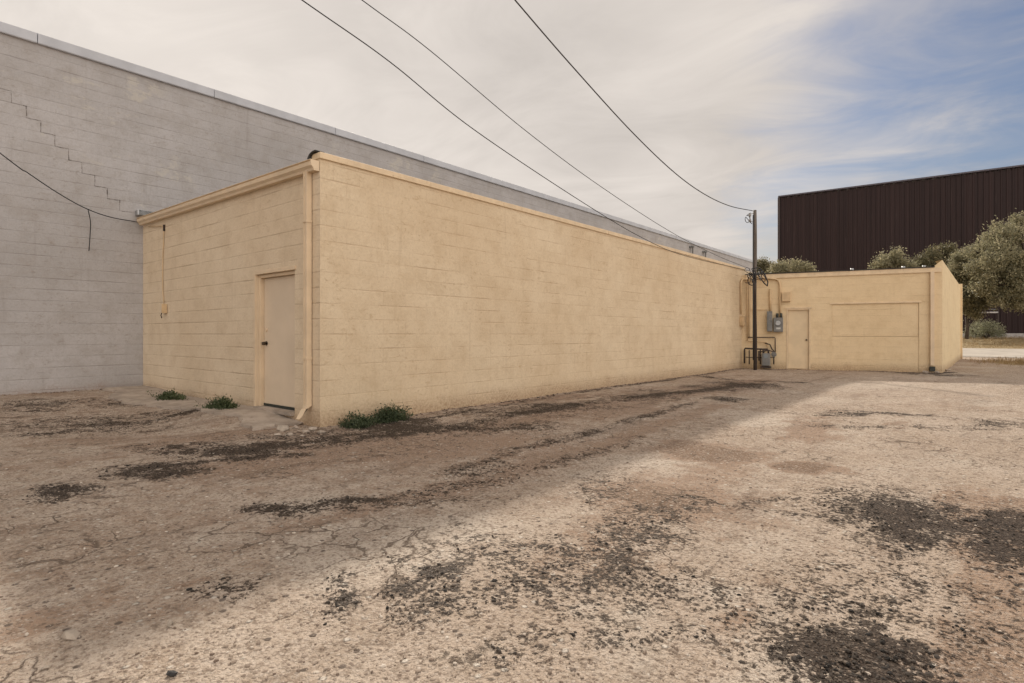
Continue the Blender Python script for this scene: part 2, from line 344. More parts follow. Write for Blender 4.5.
def ground_height(x, y):
    i = int(np.clip(np.searchsorted(ys, y), 1, len(ys)-1)); j = int(np.clip(np.searchsorted(xs, x), 1, len(xs)-1)); return float(GZ[i, j])
nx, ny = len(xs), len(ys)
me = bpy.data.meshes.new('ground'); V = np.stack([GX, GY, GZ], -1).reshape(-1, 3)
idx = np.arange(nx*ny).reshape(ny, nx); F = np.stack([idx[:-1, :-1], idx[:-1, 1:], idx[1:, 1:], idx[1:, :-1]], -1).reshape(-1, 4)
me.vertices.add(len(V)); me.vertices.foreach_set('co', V.ravel()); me.loops.add(F.size); me.loops.foreach_set('vertex_index', F.ravel().astype(np.int32))
me.polygons.add(len(F)); me.polygons.foreach_set('loop_start', np.arange(0, F.size, 4, dtype=np.int32)); me.polygons.foreach_set('use_smooth', np.ones(len(F), bool)); me.update()
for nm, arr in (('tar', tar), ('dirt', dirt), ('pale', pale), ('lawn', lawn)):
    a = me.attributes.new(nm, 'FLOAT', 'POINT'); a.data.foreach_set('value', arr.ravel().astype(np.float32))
def ground_mat():
    t = NT('caliche_and_broken_asphalt'); oc = t.n('ShaderNodeTexCoord').outputs['Object']
    tarA, dirtA, paleA, lawnA = [t.attr(n) for n in ('tar', 'dirt', 'pale', 'lawn')]
    n_big = t.noise(oc, .7, 4, .6); n_mid = t.noise(oc, 4.5, 5, .68); n_f = t.noise(oc, 34, 4, .78); n_m2 = t.noise(oc, 11, 4, .74); n_ff = t.noise(oc, 110, 2, .7)
    vor = t.n('ShaderNodeTexVoronoi'); vor.inputs['Scale'].default_value = 55; t.l(oc, vor.inputs['Vector'])
    vor2 = t.n('ShaderNodeTexVoronoi'); vor2.inputs['Scale'].default_value = 21; vor2.inputs['Randomness'].default_value = 1; t.l(oc, vor2.inputs['Vector'])
    rnd = t.n('ShaderNodeSeparateColor'); t.l(vor.outputs['Color'], rnd.inputs[0]); rnd2 = t.n('ShaderNodeSeparateColor'); t.l(vor2.outputs['Color'], rnd2.inputs[0])
    peb = t.ramp(vor.outputs['Distance'], .25, .6, 1, 0); peb2 = t.math('MULTIPLY', t.ramp(vor2.outputs['Distance'], .18, .38, 1, 0), t.math('GREATER_THAN', rnd2.outputs[0], .80))
    c = t.mix(t.ramp(n_big, .32, .68), (.46, .365, .285), (.55, .455, .37))
    c = t.mix(t.ramp(n_mid, .42, .66, 0, .45), c, (.36, .27, .195))
    c = t.mix(t.math('MULTIPLY', t.ramp(t.math('ADD', paleA, t.math('MULTIPLY', t.math('SUBTRACT', n_mid, .5), 1.4)), .2, .7), .75), c, (.60, .52, .435))
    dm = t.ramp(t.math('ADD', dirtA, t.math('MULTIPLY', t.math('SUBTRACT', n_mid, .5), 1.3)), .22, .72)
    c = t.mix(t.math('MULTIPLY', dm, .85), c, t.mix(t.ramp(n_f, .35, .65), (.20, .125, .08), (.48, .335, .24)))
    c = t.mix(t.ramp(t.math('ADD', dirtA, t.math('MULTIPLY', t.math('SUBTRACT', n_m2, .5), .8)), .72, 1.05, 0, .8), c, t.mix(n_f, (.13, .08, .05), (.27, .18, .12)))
    # grit: light and dark grains
    strk = t.noise(t.mapping(oc, (1.5, .28, 1), (3, 1, 0), (0, 0, .12)), 1.6, 5, .66)
    c = t.mix(t.math('MULTIPLY', t.ramp(strk, .50, .68), t.ramp(dirtA, .1, .5, .2, .6)), c, (.16, .105, .072))
    c = t.mix(t.math('MULTIPLY', t.ramp(n_m2, .50, .64), .55), c, (.20, .145, .105))
    c = t.mix(t.math('MULTIPLY', peb, t.ramp(rnd.outputs[0], .55, .9, 0, .55)), c, (.62, .53, .45))
    c = t.mix(t.math('MULTIPLY', peb, t.ramp(rnd.outputs[1], .62, .9, 0, .7)), c, (.15, .105, .08))
    c = t.mix(t.ramp(n_f, .51, .62, 0, .46), c, (.16, .115, .085)); c = t.mix(t.ramp(n_f, .49, .38, 0, .35), c, (.62, .54, .46))
    c = t.mix(t.ramp(n_ff, .5, .75, 0, .38), c, (.16, .12, .09))
    c = t.mix(t.math('MULTIPLY', peb2, .75), c, t.mix(t.math('GREATER_THAN', rnd2.outputs[1], .5), (.09, .07, .06), (.68, .62, .54)))
    # hairline cracking of the old surface
    vc = t.n('ShaderNodeTexVoronoi', feature='DISTANCE_TO_EDGE'); vc.inputs['Scale'].default_value = 3.2
    dv = t.n('ShaderNodeVectorMath', operation='MULTIPLY_ADD'); nz = t.n('ShaderNodeTexNoise'); nz.inputs['Scale'].default_value = 5; nz.inputs['Detail'].default_value = 5; t.l(oc, nz.inputs['Vector'])
    t.l(nz.outputs['Color'], dv.inputs[0]); dv.inputs[1].default_value = (.35, .35, 0); t.l(oc, dv.inputs[2]); t.l(dv.outputs[0], vc.inputs['Vector'])
    crk = t.math('MULTIPLY', t.ramp(vc.outputs['Distance'], .004, .03, 1, 0), t.ramp(t.noise(oc, .9, 4), .47, .6, 0, .8))
    c = t.mix(crk, c, (.13, .095, .07))
    # remnants of asphalt: broken up into crumbs
    brk = t.math('ADD', t.math('MULTIPLY_ADD', t.math('SUBTRACT', n_mid, .5), 1.3, t.math('MULTIPLY', t.math('SUBTRACT', n_m2, .5), 1.6)), t.math('ADD', t.math('MULTIPLY', t.math('SUBTRACT', n_f, .5), 2.6), t.math('MULTIPLY', t.math('SUBTRACT', rnd.outputs[2], .5), .5)))
    tm = t.ramp(t.math('ADD', t.math('MULTIPLY', tarA, .92), brk), .34, .68)
    tm = t.math('MULTIPLY', tm, t.ramp(tarA, .04, .2))
    tc = t.mix(t.math('MULTIPLY', peb, rnd.outputs[0]), t.mix(n_ff, (.020, .0145, .011), (.095, .068, .05)), (.22, .165, .125))
    c = t.mix(t.math('MULTIPLY', tm, .93), c, tc)
    lg = t.mix(t.ramp(n_mid, .4, .6), (.30, .215, .115), (.42, .33, .20)); lg = t.mix(t.ramp(n_f, .5, .62, 0, .6), lg, (.14, .12, .06))
    c = t.mix(t.ramp(t.math('ADD', lawnA, t.math('MULTIPLY', t.math('SUBTRACT', n_mid, .5), .8)), .35, .6), c, lg)
    t.val(c, t.b.inputs['Base Color']); t.b.inputs['Specular IOR Level'].default_value = .2
    t.l(t.ramp(tm, 0, 1, .95, .7), t.b.inputs['Roughness'])
    h = t.math('ADD', t.math('MULTIPLY', n_f, 1.2), t.math('ADD', t.math('MULTIPLY', peb, .35), t.math('ADD', t.math('MULTIPLY', peb2, .8), t.math('ADD', t.math('MULTIPLY', n_ff, .5), t.math('MULTIPLY', crk, -.8)))))
    h = t.math('ADD', h, t.math('MULTIPLY', t.math('MULTIPLY', tm, t.math('ADD', n_f, peb)), 1.8))
    t.l(t.bump(h, .014, 1.0), t.b.inputs['Normal']); return t.m
me.materials.append(ground_mat())
go = bpy.data.objects.new('ground', me); COL.objects.link(go); tag(go, kind='structure')

def hgt(x, y): return ground_height(x, y)

# road strip at the far end, following the slope
mb = MB(); rx = list(np.linspace(-60, 80, 15)); ry = list(np.linspace(38.9, 48.2, 10))
rings = [[(x, y, zat(x, y)+.012) for x in rx] for y in ry]; mb.grid(rings, close=False)
mb.build('street', basic('pale_concrete_street', (.44, .395, .34), .85, 0, .10, .6, .004, (.29, .25, .21)), kind='structure')

# ------------------------------------------------------------------ grey building
gb = thing('warehouse_building', (XG-6, 12, 0), 'tall grey painted block building with pale metal coping, behind the cream building', 'building')
HG = 6.50; YE = 44.0
mb = MB(); mb.wall((XG, -22, 0), (0, 1, 0), (1, 0, 0), YE+22, -.4, HG)
mb.wall((XG, YE, 0), (-1, 0, 0), (0, 1, 0), 16, -.4, HG); mb.wall((XG-16, -22, 0), (1, 0, 0), (0, -1, 0), 16, -.4, HG)
mb.wall((XG-16, YE, 0), (0, -1, 0), (-1, 0, 0), YE+22, -.4, HG)
mb.build('wall', m_grey, gb)
MB().box((XG-8, (YE-22)/2, HG+.02), (15.9, YE+22-.1, .04)).build('roof', m_roof, gb)
mb = MB(); prof = [(.00, HG-.05), (.045, HG-.05), (.055, HG-.035), (.05, HG+.13), (-.02, HG+.16), (-.3, HG+.15), (-.3, HG)]
y = -22
while y < YE-.1:
    y2 = min(y+3.05, YE+.04); mb.grid([[(XG+a, yy, b) for a, b in prof] for yy in (y, y2-.012)], smooth=False); y = y2
mb.build('coping', m_cop, gb)
# stair-step crack down the joints
mb = MB(); st = [(1.55, 5.42)]; y0, z0 = 2.032, 5.4864
st = []
for k in range(10): st += [(1.84+.2032*k, 5.4864-.2032*k), (1.84+.2032*(k+1), 5.4864-.2032*k)]
for (a, b), (c, d) in zip(st, st[1:]):
    n = 5
    for i in range(n):
        f0, f1 = i/n, (i+1)/n; w = random.choice((.002, .005, .008, .016))*random.uniform(.7, 1.1)*(1.1 if abs(a-c) < .01 else .7); j = random.uniform(-.004, .004)
        p = ((a+c)/2+(c-a)*((f0+f1)/2-.5)+(j if abs(a-c) < .01 else 0), (b+d)/2+(d-b)*((f0+f1)/2-.5)+(0 if abs(a-c) < .01 else j))
        mb.box((XG+.001, p[0], p[1]), (.006, abs(c-a)/n+w, abs(d-b)/n+w))
mb.build('crack', m_crack, gb)
# wall vent above the gutter, small brackets further on
vx = P(157, 210, 11.15); mb = MB(); mb.box((XG+.08, vx.y-.02, vx.z), (.16, .32, .11)); o = mb.build('roof_vent', m_galv, gb); bevel(o, .01)
mb = MB()
for k in range(5): mb.box((XG+.167, vx.y-.02, vx.z-.04+.02*k), (.012, .27, .006))
mb.build('louvre', m_dark, o, local=False)
for px, py in ((703, 252), (690, 247)):
    d = ray(px); t = XG/d.x; z = H+(HY-py)*t/FP
    mb = MB(); mb.box((XG+.1, d.y*t, z), (.2, .25, .1)); mb.box((XG+.16, d.y*t, z-.25), (.06, .06, .45)); mb.build('bracket', m_greymetal, gb)
# ------------------------------------------------------------------ annex
an = thing('block_annex', ((XG+XW)/2, (YC+YF)/2, 0), 'long cream painted block building with eave gutter and one door on its end', 'building')
dl, dr = -8.36, -7.27; dz0, dz1 = .135, 2.10
mb = MB(); L = XW-XG
mb.wall((XG+.004, YC, 0), (1, 0, 0), (0, -1, 0), L-.004, -.3, HA-.14, [(dl-XG, dr-XG, dz0, dz1, .17)], u0=.1)
mb.build('end_wall', m_cream_s, an)
mb = MB(); mb.wall((XW, YC, 0), (0, 1, 0), (1, 0, 0), YF+3-YC, -.3, HA-.05)
mb.face([(XW, YC, HA-.14), (XW, YC, HA-.05), (XW-.2, YC, HA-.05), (XW-.2, YC, HA-.14)])
mb.face([(XW-.2, YC, HA-.05), (XW-.2, YC, HA-.14), (XW-.2, YF+3, HA-.14), (XW-.2, YF+3, HA-.05)])
mb.build('side_wall', m_cream, an)
MB().box(((XG+XW-.2)/2, (YC+YF+3)/2+.05, HA-.18), (L-.22, YF+3-YC-.1, .08)).build('roof', m_roof, an)
mb = MB(); y = YC-.015
while y < YF+.3:
    y2 = min(y+3.66, YF+.35); mb.box((XW-.09, (y+y2)/2-.003, HA-.01), (.235, y2-y-.008, .085)); y = y2
o = mb.build('parapet_cap', m_trim_y, an); bevel(o, .008)
# torn roofing at the corner
mb = MB(); base = Vector((XW-.22, YC-.03, HA-.11)); pts = [(.03, 0), (.05, .06), (.045, .09), (.09, .135), (.16, .155), (.235, .16), (.235, .145), (.15, .14), (.10, .11), (.09, .05)]
mb.grid([[base+Vector((a-.05, yy, b+.01*math.sin(9*a))) for a, b in pts] for yy in (-.02, .03, .12)], smooth=False)
mb.build('torn_flashing', m_tar, an)
# gutter: K-style section swept along the eave, falling slightly to the downspout
mb = MB(); gp = [(0, .07), (0, -.06), (-.075, -.06), (-.085, -.03), (-.115, .0), (-.12, .045), (-.105, .055), (-.105, .065), (-.125, .068), (-.125, .075), (-.098, .075), (-.098, .0), (-.07, -.045), (-.01, -.045), (-.01, .07)]
zg = lambda x: 3.395+(XW-x)*.0125
rings = [[(x, YC-.004+a, zg(x)+b) for a, b in gp] for x in (XG-.0+.03, -11, -9, XW-.02)]
mb.grid(rings, smooth=False); gut = mb.build('gutter', m_trim, an)
mb = MB(); out_ = [(0, .07), (0, -.06), (-.075, -.06), (-.085, -.03), (-.115, .0), (-.12, .045), (-.12, .07)]
mb.grid([[(XW-.018+q_, YC-.006+a, zg(XW)+b) for a, b in out_] for q_ in (0, .008)], smooth=False); mb.build('end_cap', m_trim, gut)
xd = -6.86
for px_ in [(-12.5+1.1*k) for k in range(5)]: MB().box((px_, YC-.06, zg(px_)+.079), (.02, .12, .004)).build('hanger', m_trim, gut)
def spout(px_x, top, y, bot, ww, dd, ax=None, kick=None):
    mb = MB(); ex, ey = ax or (Vector((1, 0, 0)), Vector((0, 1, 0)))
    o = Vector(px_x)
    sec = lambda z, f=0., s=0.: [o+ex*(a*ww/2+s)+ey*(b*dd/2+f)+Vector((0, 0, z)) for a, b in ((-1, -1), (-.5, -1), (-.45, -.8), (0, -.8), (.05, -1), (1, -1), (1, 1), (-1, 1))]
    rings = [sec(top)]
    z = top-.9
    while z > bot+.2: rings.append(sec(z)); z -= .9
    rings.append(sec(bot+.14)); mb.grid(rings, smooth=False)
    return mb
mb = spout((xd, YC-.05, 0), 3.36, 0, .13, .085, .075)
mb.grid([[(xd+a*.042, YC-.05+b*.037+f, z+b*.02*k_) for a, b in ((-1, -1), (1, -1), (1, 1), (-1, 1))] for z, f, k_ in ((.30, 0, 0), (.25, -.01, 1), (.205, -.05, 2), (.175, -.10, 3))], smooth=False)
dsp = mb.build('downspout', m_trim, an)
for z in (.9, 2.7): MB().box((xd, YC-.052, z), (.10, .088, .03)).build('strap', m_trim, dsp)
# door in its niche
dy = YC+.115
fr = MB(); fw = .05
for x0, x1, z0_, z1_ in ((dl, dl+fw, dz0, dz1), (dr-fw, dr, dz0, dz1), (dl+fw, dr-fw, dz1-fw, dz1)): fr.box(((x0+x1)/2, YC+.085, (z0_+z1_)/2), (x1-x0-.004, .10, z1_-z0_-.004))
for x0, x1, z0_, z1_ in ((dl-.055, dl-.001, dz0, dz1+.055), (dl-.001, dr+.04, dz1+.001, dz1+.055)): fr.box(((x0+x1)/2, YC-.006, (z0_+z1_)/2), (x1-x0, .022, z1_-z0_))
o = fr.build('door_frame', m_trim, an); bevel(o, .004)
d1 = MB().box(((dl+dr)/2, dy, (dz0+.05+dz1-fw)/2), (dr-dl-2*fw-.012, .04, dz1-fw-dz0-.055)).build('door', m_door, an, label='flat beige steel door')
bevel(d1, .003)
mb = MB(); hx = dl+fw+.075; hz = 1.08
mb.tube([(hx, dy-.02, hz), (hx, dy-.028, hz)], .034, 16); mb.tube([(hx, dy-.02, hz), (hx, dy-.065, hz)], .012, 10); mb.tube([(hx, dy-.05, hz), (hx, dy-.058, hz), (hx, dy-.08, hz), (hx, dy-.088, hz)], .028, 16, .022)
mb.build('handle', m_brass, d1)
MB().tube([(hx, dy-.02, hz+.2), (hx, dy-.035, hz+.2)], .027, 16).build('deadbolt', m_trim, d1)
MB().box(((dl+dr)/2, dy-.026, dz0+.035), (dr-dl-2*fw-.02, .012, .035)).build('door_sweep', m_dark, d1)
MB().box(((dl+dr)/2, YC+.05, dz0-.012), (dr-dl-.01, .2, .05)).build('threshold', m_conc, an)

# small wall box with its cable on the end wall
bx, bz = face_l(166, 309); tx, tz = face_l(165, 228)
cb = thing('wall_box', (bx, YC, bz), 'small weathered cable box hanging open on the cream end wall below a loose wire', 'wall box')
MB().box((bx, YC-.03, bz), (.11, .05, .16)).build('box', m_pipe_c, cb)
mb = MB(); mb.box((bx+.075, YC-.055, bz+.005), (.012, .09, .17)); mb.build('lid', m_pipe_c, cb)
MB().tube([(bx-.02, YC-.06, bz-.06), (bx-.05, YC-.07, bz-.12), (bx-.07, YC-.05, bz-.17)], .009, 6).build('loose_end', m_pipe, cb)
MB().box((bx+.01, YC-.058, bz), (.05, .008, .09)).build('terminal', m_pipe, cb)
ww = [(XG+.35, YC-.012, 3.36), (XG+.6, YC-.03, 3.33), (tx-.1, YC-.02, tz+.05), (tx, YC-.02, tz-.06), (tx-.06, YC-.015, tz-.5), (tx-.08, YC-.015, (tz+bz)/2-.1), (tx-.05, YC-.02, bz+.3), (bx-.01, YC-.03, bz+.08)]
tag(MB().tube(ww, .009, 6).build('drop_cable', m_pipe_c), 'thin cream painted wire running down the end wall to the small box', 'cable')
tag(MB().box((tx+.0, YC-.015, tz), (.035, .03, .12)).build('cable_clamp', m_pipe), 'small rusty clamp holding the wire near the gutter on the end wall', 'clamp')

# ------------------------------------------------------------------ rear building (set at a slight angle)
rb = thing('garage_building', (WO.x+3, WO.y+7, 0), 'low cream block building with blocked-up garage opening, at the far end of the lot', 'building')
sR = 5.79; HR = 3.30
da, _ = wing(786.5, 330); db, _ = wing(810.5, 330); _, dzt = wing(798, 308.5)
ga, _ = wing(832, 330); gbb, _ = wing(919, 330); _, gzt = wing(876, 303.5)
mb = MB(); mb.wall(WO, WE, WN, sR, -.3, HR, [(da, db, .03, dzt, .12), (ga, gbb, -.02, gzt, .07)])
PR = WO+WE*sR; PB = Vector((-.94, 35.4, 0)); sd = (PB-PR); sl = sd.length; sd.normalize(); sn = Vector((sd.y, -sd.x, 0))
HP = 3.53
mb.build('front_wall', m_cream_w, rb)
mb = MB(); mb.wall(PR, sd, sn, sl, -.3, HP)
cw = PR-WE*.2
mb.face([PR+Vector((0, 0, HR)), PR+Vector((0, 0, HP)), cw+Vector((0, 0, HR+.05)), cw+Vector((0, 0, HR))])
mb.face([PR+Vector((0, 0, HP)), PB+Vector((0, 0, HP)), PB+Vector((-.2, 0, HP)), cw+Vector((0, 0.2, HP-.02))])
mb.wall(PB, (-1, 0, 0), (0, 1, 0), PB.x-XW, -.3, HR-.02); mb.wall((XW+.01, 35.4, 0), (0, -1, 0), (-1, 0, 0), 35.4-YF, -.3, HR-.02)
mb.build('side_wall', block_wall('cream_block_side', (.78, .63, .40), (.82, .68, .44), .2, (.45, .33, .19), .12, seed=5.5, vjoint=.2), rb)
MB().prism([(WO.x+.02, WO.y+.12), (PR.x-.15, PR.y+.05), (PB.x-.12, PB.y-.05), (XW+.05, 35.35)], HR-.12, HR-.04).build('roof', m_roof, rb)
MB().box(PB+Vector((0, -.15, 1.7)), (.14, .3, 3.9)).build('pilaster', m_cream_w, rb)
def on_wing(s, z, d=0.): return WO+WE*s+WN*d+Vector((0, 0, z))
AX = (WE, WN)
o = MB().box(on_wing(sR/2+.05, HR-.075, .022), (sR-.15, .04, .15), AX).build('fascia', m_trim_y, rb); bevel(o, .006)
MB().box(on_wing(sR/2-.05, HR+.02, .03), (sR-.3, .09, .025), AX).build('drip_edge', m_tar, rb)
for px in (853, 926, 905):
    s_, _ = wing(px, 270); MB().tube([on_wing(s_, HR-.1, -.25), on_wing(s_, HR+.05, -.25), on_wing(s_, HR+.10, -.25)], .05, 10).build('roof_vent', m_galv, rb)
# garage infill: two lifts of blockwork with a joint between
_, gm = wing(876, 336.5)
o = MB().box(on_wing((ga+gbb)/2, (gm+gzt)/2+.004, -.045), (gbb-ga-.012, .04, gzt-gm-.016), AX).build('upper_infill', m_cream_w, rb)
o = MB().box(on_wing((ga+gbb)/2, (gm-.05)/2, -.035), (gbb-ga-.006, .04, gm+.05), AX).build('lower_infill', m_cream_w, rb)
MB().box(on_wing((ga+gbb)/2, gzt+.03, .006), (gbb-ga+.12, .03, .05), AX).build('lintel', m_trim_y, rb)
d2 = MB().box(on_wing((da+db)/2, (.05+dzt-.05)/2, -.08), (db-da-.10, .045, dzt-.08), AX).build('door', m_door2, rb, label='cream painted flush back door')
fr = MB()
for a, b, c, d in ((da, da+.045, .03, dzt), (db-.045, db, .03, dzt), (da+.045, db-.045, dzt-.045, dzt)): fr.box(on_wing((a+b)/2, (c+d)/2, -.03), (b-a-.004, .09, d-c-.004), AX)
fr.box(on_wing((da+db)/2, dzt+.025, .01), (db-da+.1, .03, .045), AX)
fr.build('door_frame', m_trim_y, rb)
hp = on_wing(db-.12, 1.02, -.058)
MB().tube([hp, hp+WN*.05], .03, 12, .026).build('handle', m_brass, d2)
s_, _ = wing(931.8, 330)
mb = spout(on_wing(s_, 0, .05), HR-.13, 0, .10, .10, .085, AX)
o = mb.build('downspout', m_trim, rb)
mb = MB(); mb.box(on_wing(s_, .13, .06), (.13, .12, .14), AX); mb.build('boot', m_dark, o)

# ------------------------------------------------------------------ utility pole and services
pp = ray(755)*19.2; px0, py0 = pp.x, pp.y
up = thing('utility_pole', (px0, py0, 0), 'weathered wooden utility pole with dark lower half in the corner of the two cream buildings', 'utility pole')
MB().tube([(px0+.01*math.sin(k), py0, -.3+k*.57) for k in range(11)], .058, 14, .054).build('pole', m_pole, up)
ptop = -.3+5.7
def pl(px, py, dt=0.): return P(px, py, 19.2+dt)
mb = MB()
br_ = pl(751, 214); mb.tube([pl(753.5, 213.5), pl(750.2, 213.8)], .012, 6); mb.tube([pl(753.5, 222), pl(750.2, 221.5)], .012, 6); mb.tube([pl(750.2, 212.5), pl(750.2, 223)], .014, 6)
mb.build('bracket', m_galv, up)
for y in (215, 220.5): MB().tube([pl(749.9, y+1.2), pl(749.9, y+.6), pl(749.9, y-.6), pl(749.9, y-1.2)], .045, 10, .035).build('insulator', basic('glazed_insulator', (.30, .28, .26), .25), up)
mb = MB(); mb.tube([pl(749.8, 213)]+[pl(747.5+2.4*math.cos(a), 219+3.6*math.sin(a)) for a in np.linspace(-2, 3.8, 14)]+[pl(752, 224)], .010, 6); mb.build('wire_loop', m_cable, up)
mb = MB(); mb.tube([pl(753.2, y, -.11) for y in (215, 235, 258, 280, 300, 330, 360)], .018, 6); mb.build('riser_cable', m_cable, up)
# splice bundle where the wires meet the pole
mb = MB(); random.seed(5)
for k in range(9):
    a0 = random.uniform(0, 6.28); cx, cy = random.uniform(747, 764), random.uniform(271, 281); rx_, ry_ = random.uniform(2, 6), random.uniform(2, 6)
    pts = [pl(755, random.uniform(270, 280), -.1)]+[pl(cx+rx_*math.cos(a0+u), cy+ry_*math.sin(a0+u), -.12+.05*math.sin(u*2)) for u in np.linspace(0, random.uniform(3, 5.6), 10)]
    mb.tube(pts, random.choice((.009, .012, .015)), 6)
mb.build('splice_bundle', m_cable, up)
mb = MB()
for k in range(4):
    q = [pl(749, 273), pl(759, 271.5), pl(752, 279), pl(760, 277)][k]; MB().tube([q, q+Vector((.02, .0, -.12))], .03, 8, .022).build('splice_sleeve', m_greymetal, up)
tag(MB().tube([pl(757, 273, .1), pl(761, 279, .1), pl(764.5, 283.5, .1), pl(767.3, 286, .15), pl(767.8, 282, .15), pl(765, 275, .15), pl(761, 270, .15), pl(757.5, 270, .1)], .022, 8).build('cable_loop', m_cable), 'thick black cable drooping in a loop just right of the pole', 'cable')

def conduit(name, pts, r, mat, label, cat='conduit', group=None, n=8): return tag(MB().tube(pts, r, n).build(name, mat), label, cat, group)
def wp(px, py, d=.05): s, z = wing(px, py); return on_wing(s, z, d)
def lw(px, py, d=.05):
    dd = ray(px); t = (XW+d)/dd.x; return Vector((XW+d, dd.y*t, H+(HY-py)*t/FP))
def arc(a, b, corner, n=6):
    a, b, c = Vector(a), Vector(b), Vector(corner); return [(a*(1-u)**2+c*2*u*(1-u)+b*u*u) for u in np.linspace(0, 1, n)]
WG = 'conduits on the cream walls'
# curved conduit from the pole to the meter box
top = wp(757, 277.5, .12)
conduit('conduit', [top, wp(768, 278.5, .08)]+arc(wp(774, 279), wp(780, 287), wp(780, 279))+[wp(780, 300), wp(780, 318)], .032, m_pipe_c, 'thick cream conduit curving from the pole down into the meter box')
conduit('conduit', [wp(770.5, 289), wp(770.5, 312)], .04, m_pipe_c, 'short thick vertical cream conduit above the narrow grey panel')
conduit('conduit', [wp(747.5, 281), wp(747.5, 300), wp(747.5, 341)], .018, m_pipe_c, 'thin vertical cream pipe close to the inner corner, left of its twin')
conduit('conduit', [wp(749.2, 281), wp(749.2, 300), wp(749.2, 338)], .018, m_pipe_c, 'thin vertical cream pipe close to the inner corner, right of its twin')
conduit('conduit', [lw(741, 314)]+[lw(741, 290)]+arc(lw(741, 284), lw(743.5, 279.5, .06), lw(741, 279.5))+[wp(750, 279.5, .08), wp(754, 279, .12)], .028, m_pipe_c, 'cream conduit rising from the small box on the long wall and bending to the pole')
conduit('conduit', [wp(746, 281.5, .1), wp(751, 281.5, .1), wp(754, 281.5, .1)], .02, m_pipe_c, 'short horizontal cream conduit behind the pole below the roof')
# seams / horizontal pipes
conduit('pipe', [wp(748, 337.3, .07), wp(760, 337.3, .07), wp(774.6, 337.3, .07), wp(775.2, 338.5, .07), wp(775.2, 353, .07)], .016, m_pipe, 'thin rusty pipe running right above the gas meter then down', 'pipe')
conduit('pipe', [wp(748, 341.5, .07), wp(766, 341.8, .07), wp(767, 343, .08), wp(767.6, 350, .12)], .016, m_pipe_c, 'cream pipe running from the corner into the gas meter', 'pipe')
conduit('pipe', [wp(744.8, 363, .2), wp(744.8, 349.5, .2), wp(745.6, 348.2, .2), wp(756, 348.8, .22), wp(768, 349.2, .22)], .030, m_pipe, 'stout dark pipe standing at the corner and crossing behind the pole to the meter', 'pipe')
conduit('pipe', [wp(772, 349, .18), wp(774, 351, .2), wp(773.8, 358, .2), wp(773.8, 364, .2)], .022, m_pipe, 'short dark pipe dropping into the ground right of the gas meter', 'pipe')
for px, y0_, lb in ((760.5, 349, 'thin dark riser pipe just left of the gas meter'), (749.5, 350, 'thin dark riser pipe between the stout corner pipe and the pole')):
    conduit('pipe', [wp(px, y0_, .2), wp(px, 364, .2)], .02, m_pipe, lb, 'pipe')
conduit('pipe', [wp(746, 357, .16), wp(760, 357.5, .16), wp(775, 357, .16)], .014, m_pipe, 'thin low dark pipe running across the wall behind the gas meter', 'pipe')
conduit('pipe', [wp(765, 343, .1), wp(770, 344.5, .14), wp(772, 349, .18)], .02, m_pipe, 'short bent dark pipe just above the gas meter', 'pipe')
# gas meter
s_, z_ = wing(766, 356)
gm_ = thing('gas_meter', on_wing(s_, .0, .25), 'small grey gas meter with regulator standing low by the pole', 'gas meter')
o = MB().box(on_wing(s_, .34, .25), (.28, .2, .44), AX).build('body', m_greymetal, gm_); bevel(o, .035, 3)
MB().tube([on_wing(s_, .46, .335), on_wing(s_, .46, .36)], .07, 16).build('index_dial', m_glass, gm_)
for dx in (-.08, .08): MB().tube([on_wing(s_+dx, .56, .25), on_wing(s_+dx, .68, .25)], .03, 10).build('coupling', m_pipe, gm_)
mb = MB(); c = on_wing(s_+.25, .52, .24); mb.tube([c-WN*.05, c-WN*.02, c+WN*.02, c+WN*.05], .085, 16, .085); mb.tube([c+WN*.05, c+WN*.11], .04, 12, .03); mb.build('regulator', m_greymetal, gm_)
mb = MB(); mb.tube([on_wing(s_-.25, .6, .22), on_wing(s_-.1, .62, .24), on_wing(s_+.08, .66, .25), on_wing(s_+.25, .6, .24)], .02, 8); mb.tube([on_wing(s_-.22, .3, .3), on_wing(s_-.22, .62, .22)], .025, 8); mb.build('piping', m_pipe, gm_)
MB().box(on_wing(s_, .08, .2), (.34, .22, .05), AX).build('bracket', m_pipe, gm_)
# electric boxes
def cab(name, px0_, px1_, py0_, py1_, dep, mat, label, cat):
    a, z1 = wing(px0_, py0_); b, z0 = wing(px1_, py1_); t = thing(name, on_wing((a+b)/2, z0, dep/2), label, cat)
    o = MB().box(on_wing((a+b)/2, (z0+z1)/2, dep/2+.004), (b-a, dep, z1-z0), AX).build('cabinet', mat, t); bevel(o, .008)
    return t, (a+b)/2, (z0+z1)/2, b-a, z1-z0
t1, s1, z1, w1, h1 = cab('breaker_panel', 767, 772.3, 311.5, 331.5, .20, m_greymetal, 'narrow deep grey breaker panel on the cream wall, left of the meter box', 'electrical panel')
o = MB().box(on_wing(s1, z1, .212), (w1-.02, .012, h1-.04), AX).build('cover', m_greymetal, t1); MB().box(on_wing(s1+w1*.3, z1, .225), (.02, .02, .06), AX).build('latch', m_dark, o)
t2, s2, z2, w2, h2 = cab('meter_box', 773.6, 783, 317.8, 332, .16, m_greymetal, 'square grey electric meter box with round meter beside the narrow panel', 'electrical box')
o = MB().box(on_wing(s2, z2, .17), (w2-.03, .012, h2-.04), AX).build('cover', m_greymetal, t2)
MB().tube([on_wing(s2-.01, z2+.06, .175), on_wing(s2-.01, z2+.06, .20), on_wing(s2-.01, z2+.06, .235)], .085, 18, .075).build('meter', m_galv, t2)
MB().box(on_wing(s2, z2-.12, .178), (.14, .004, .06), AX).build('name_plate', basic('plate', (.6, .6, .58), .4), t2)
mb = MB()
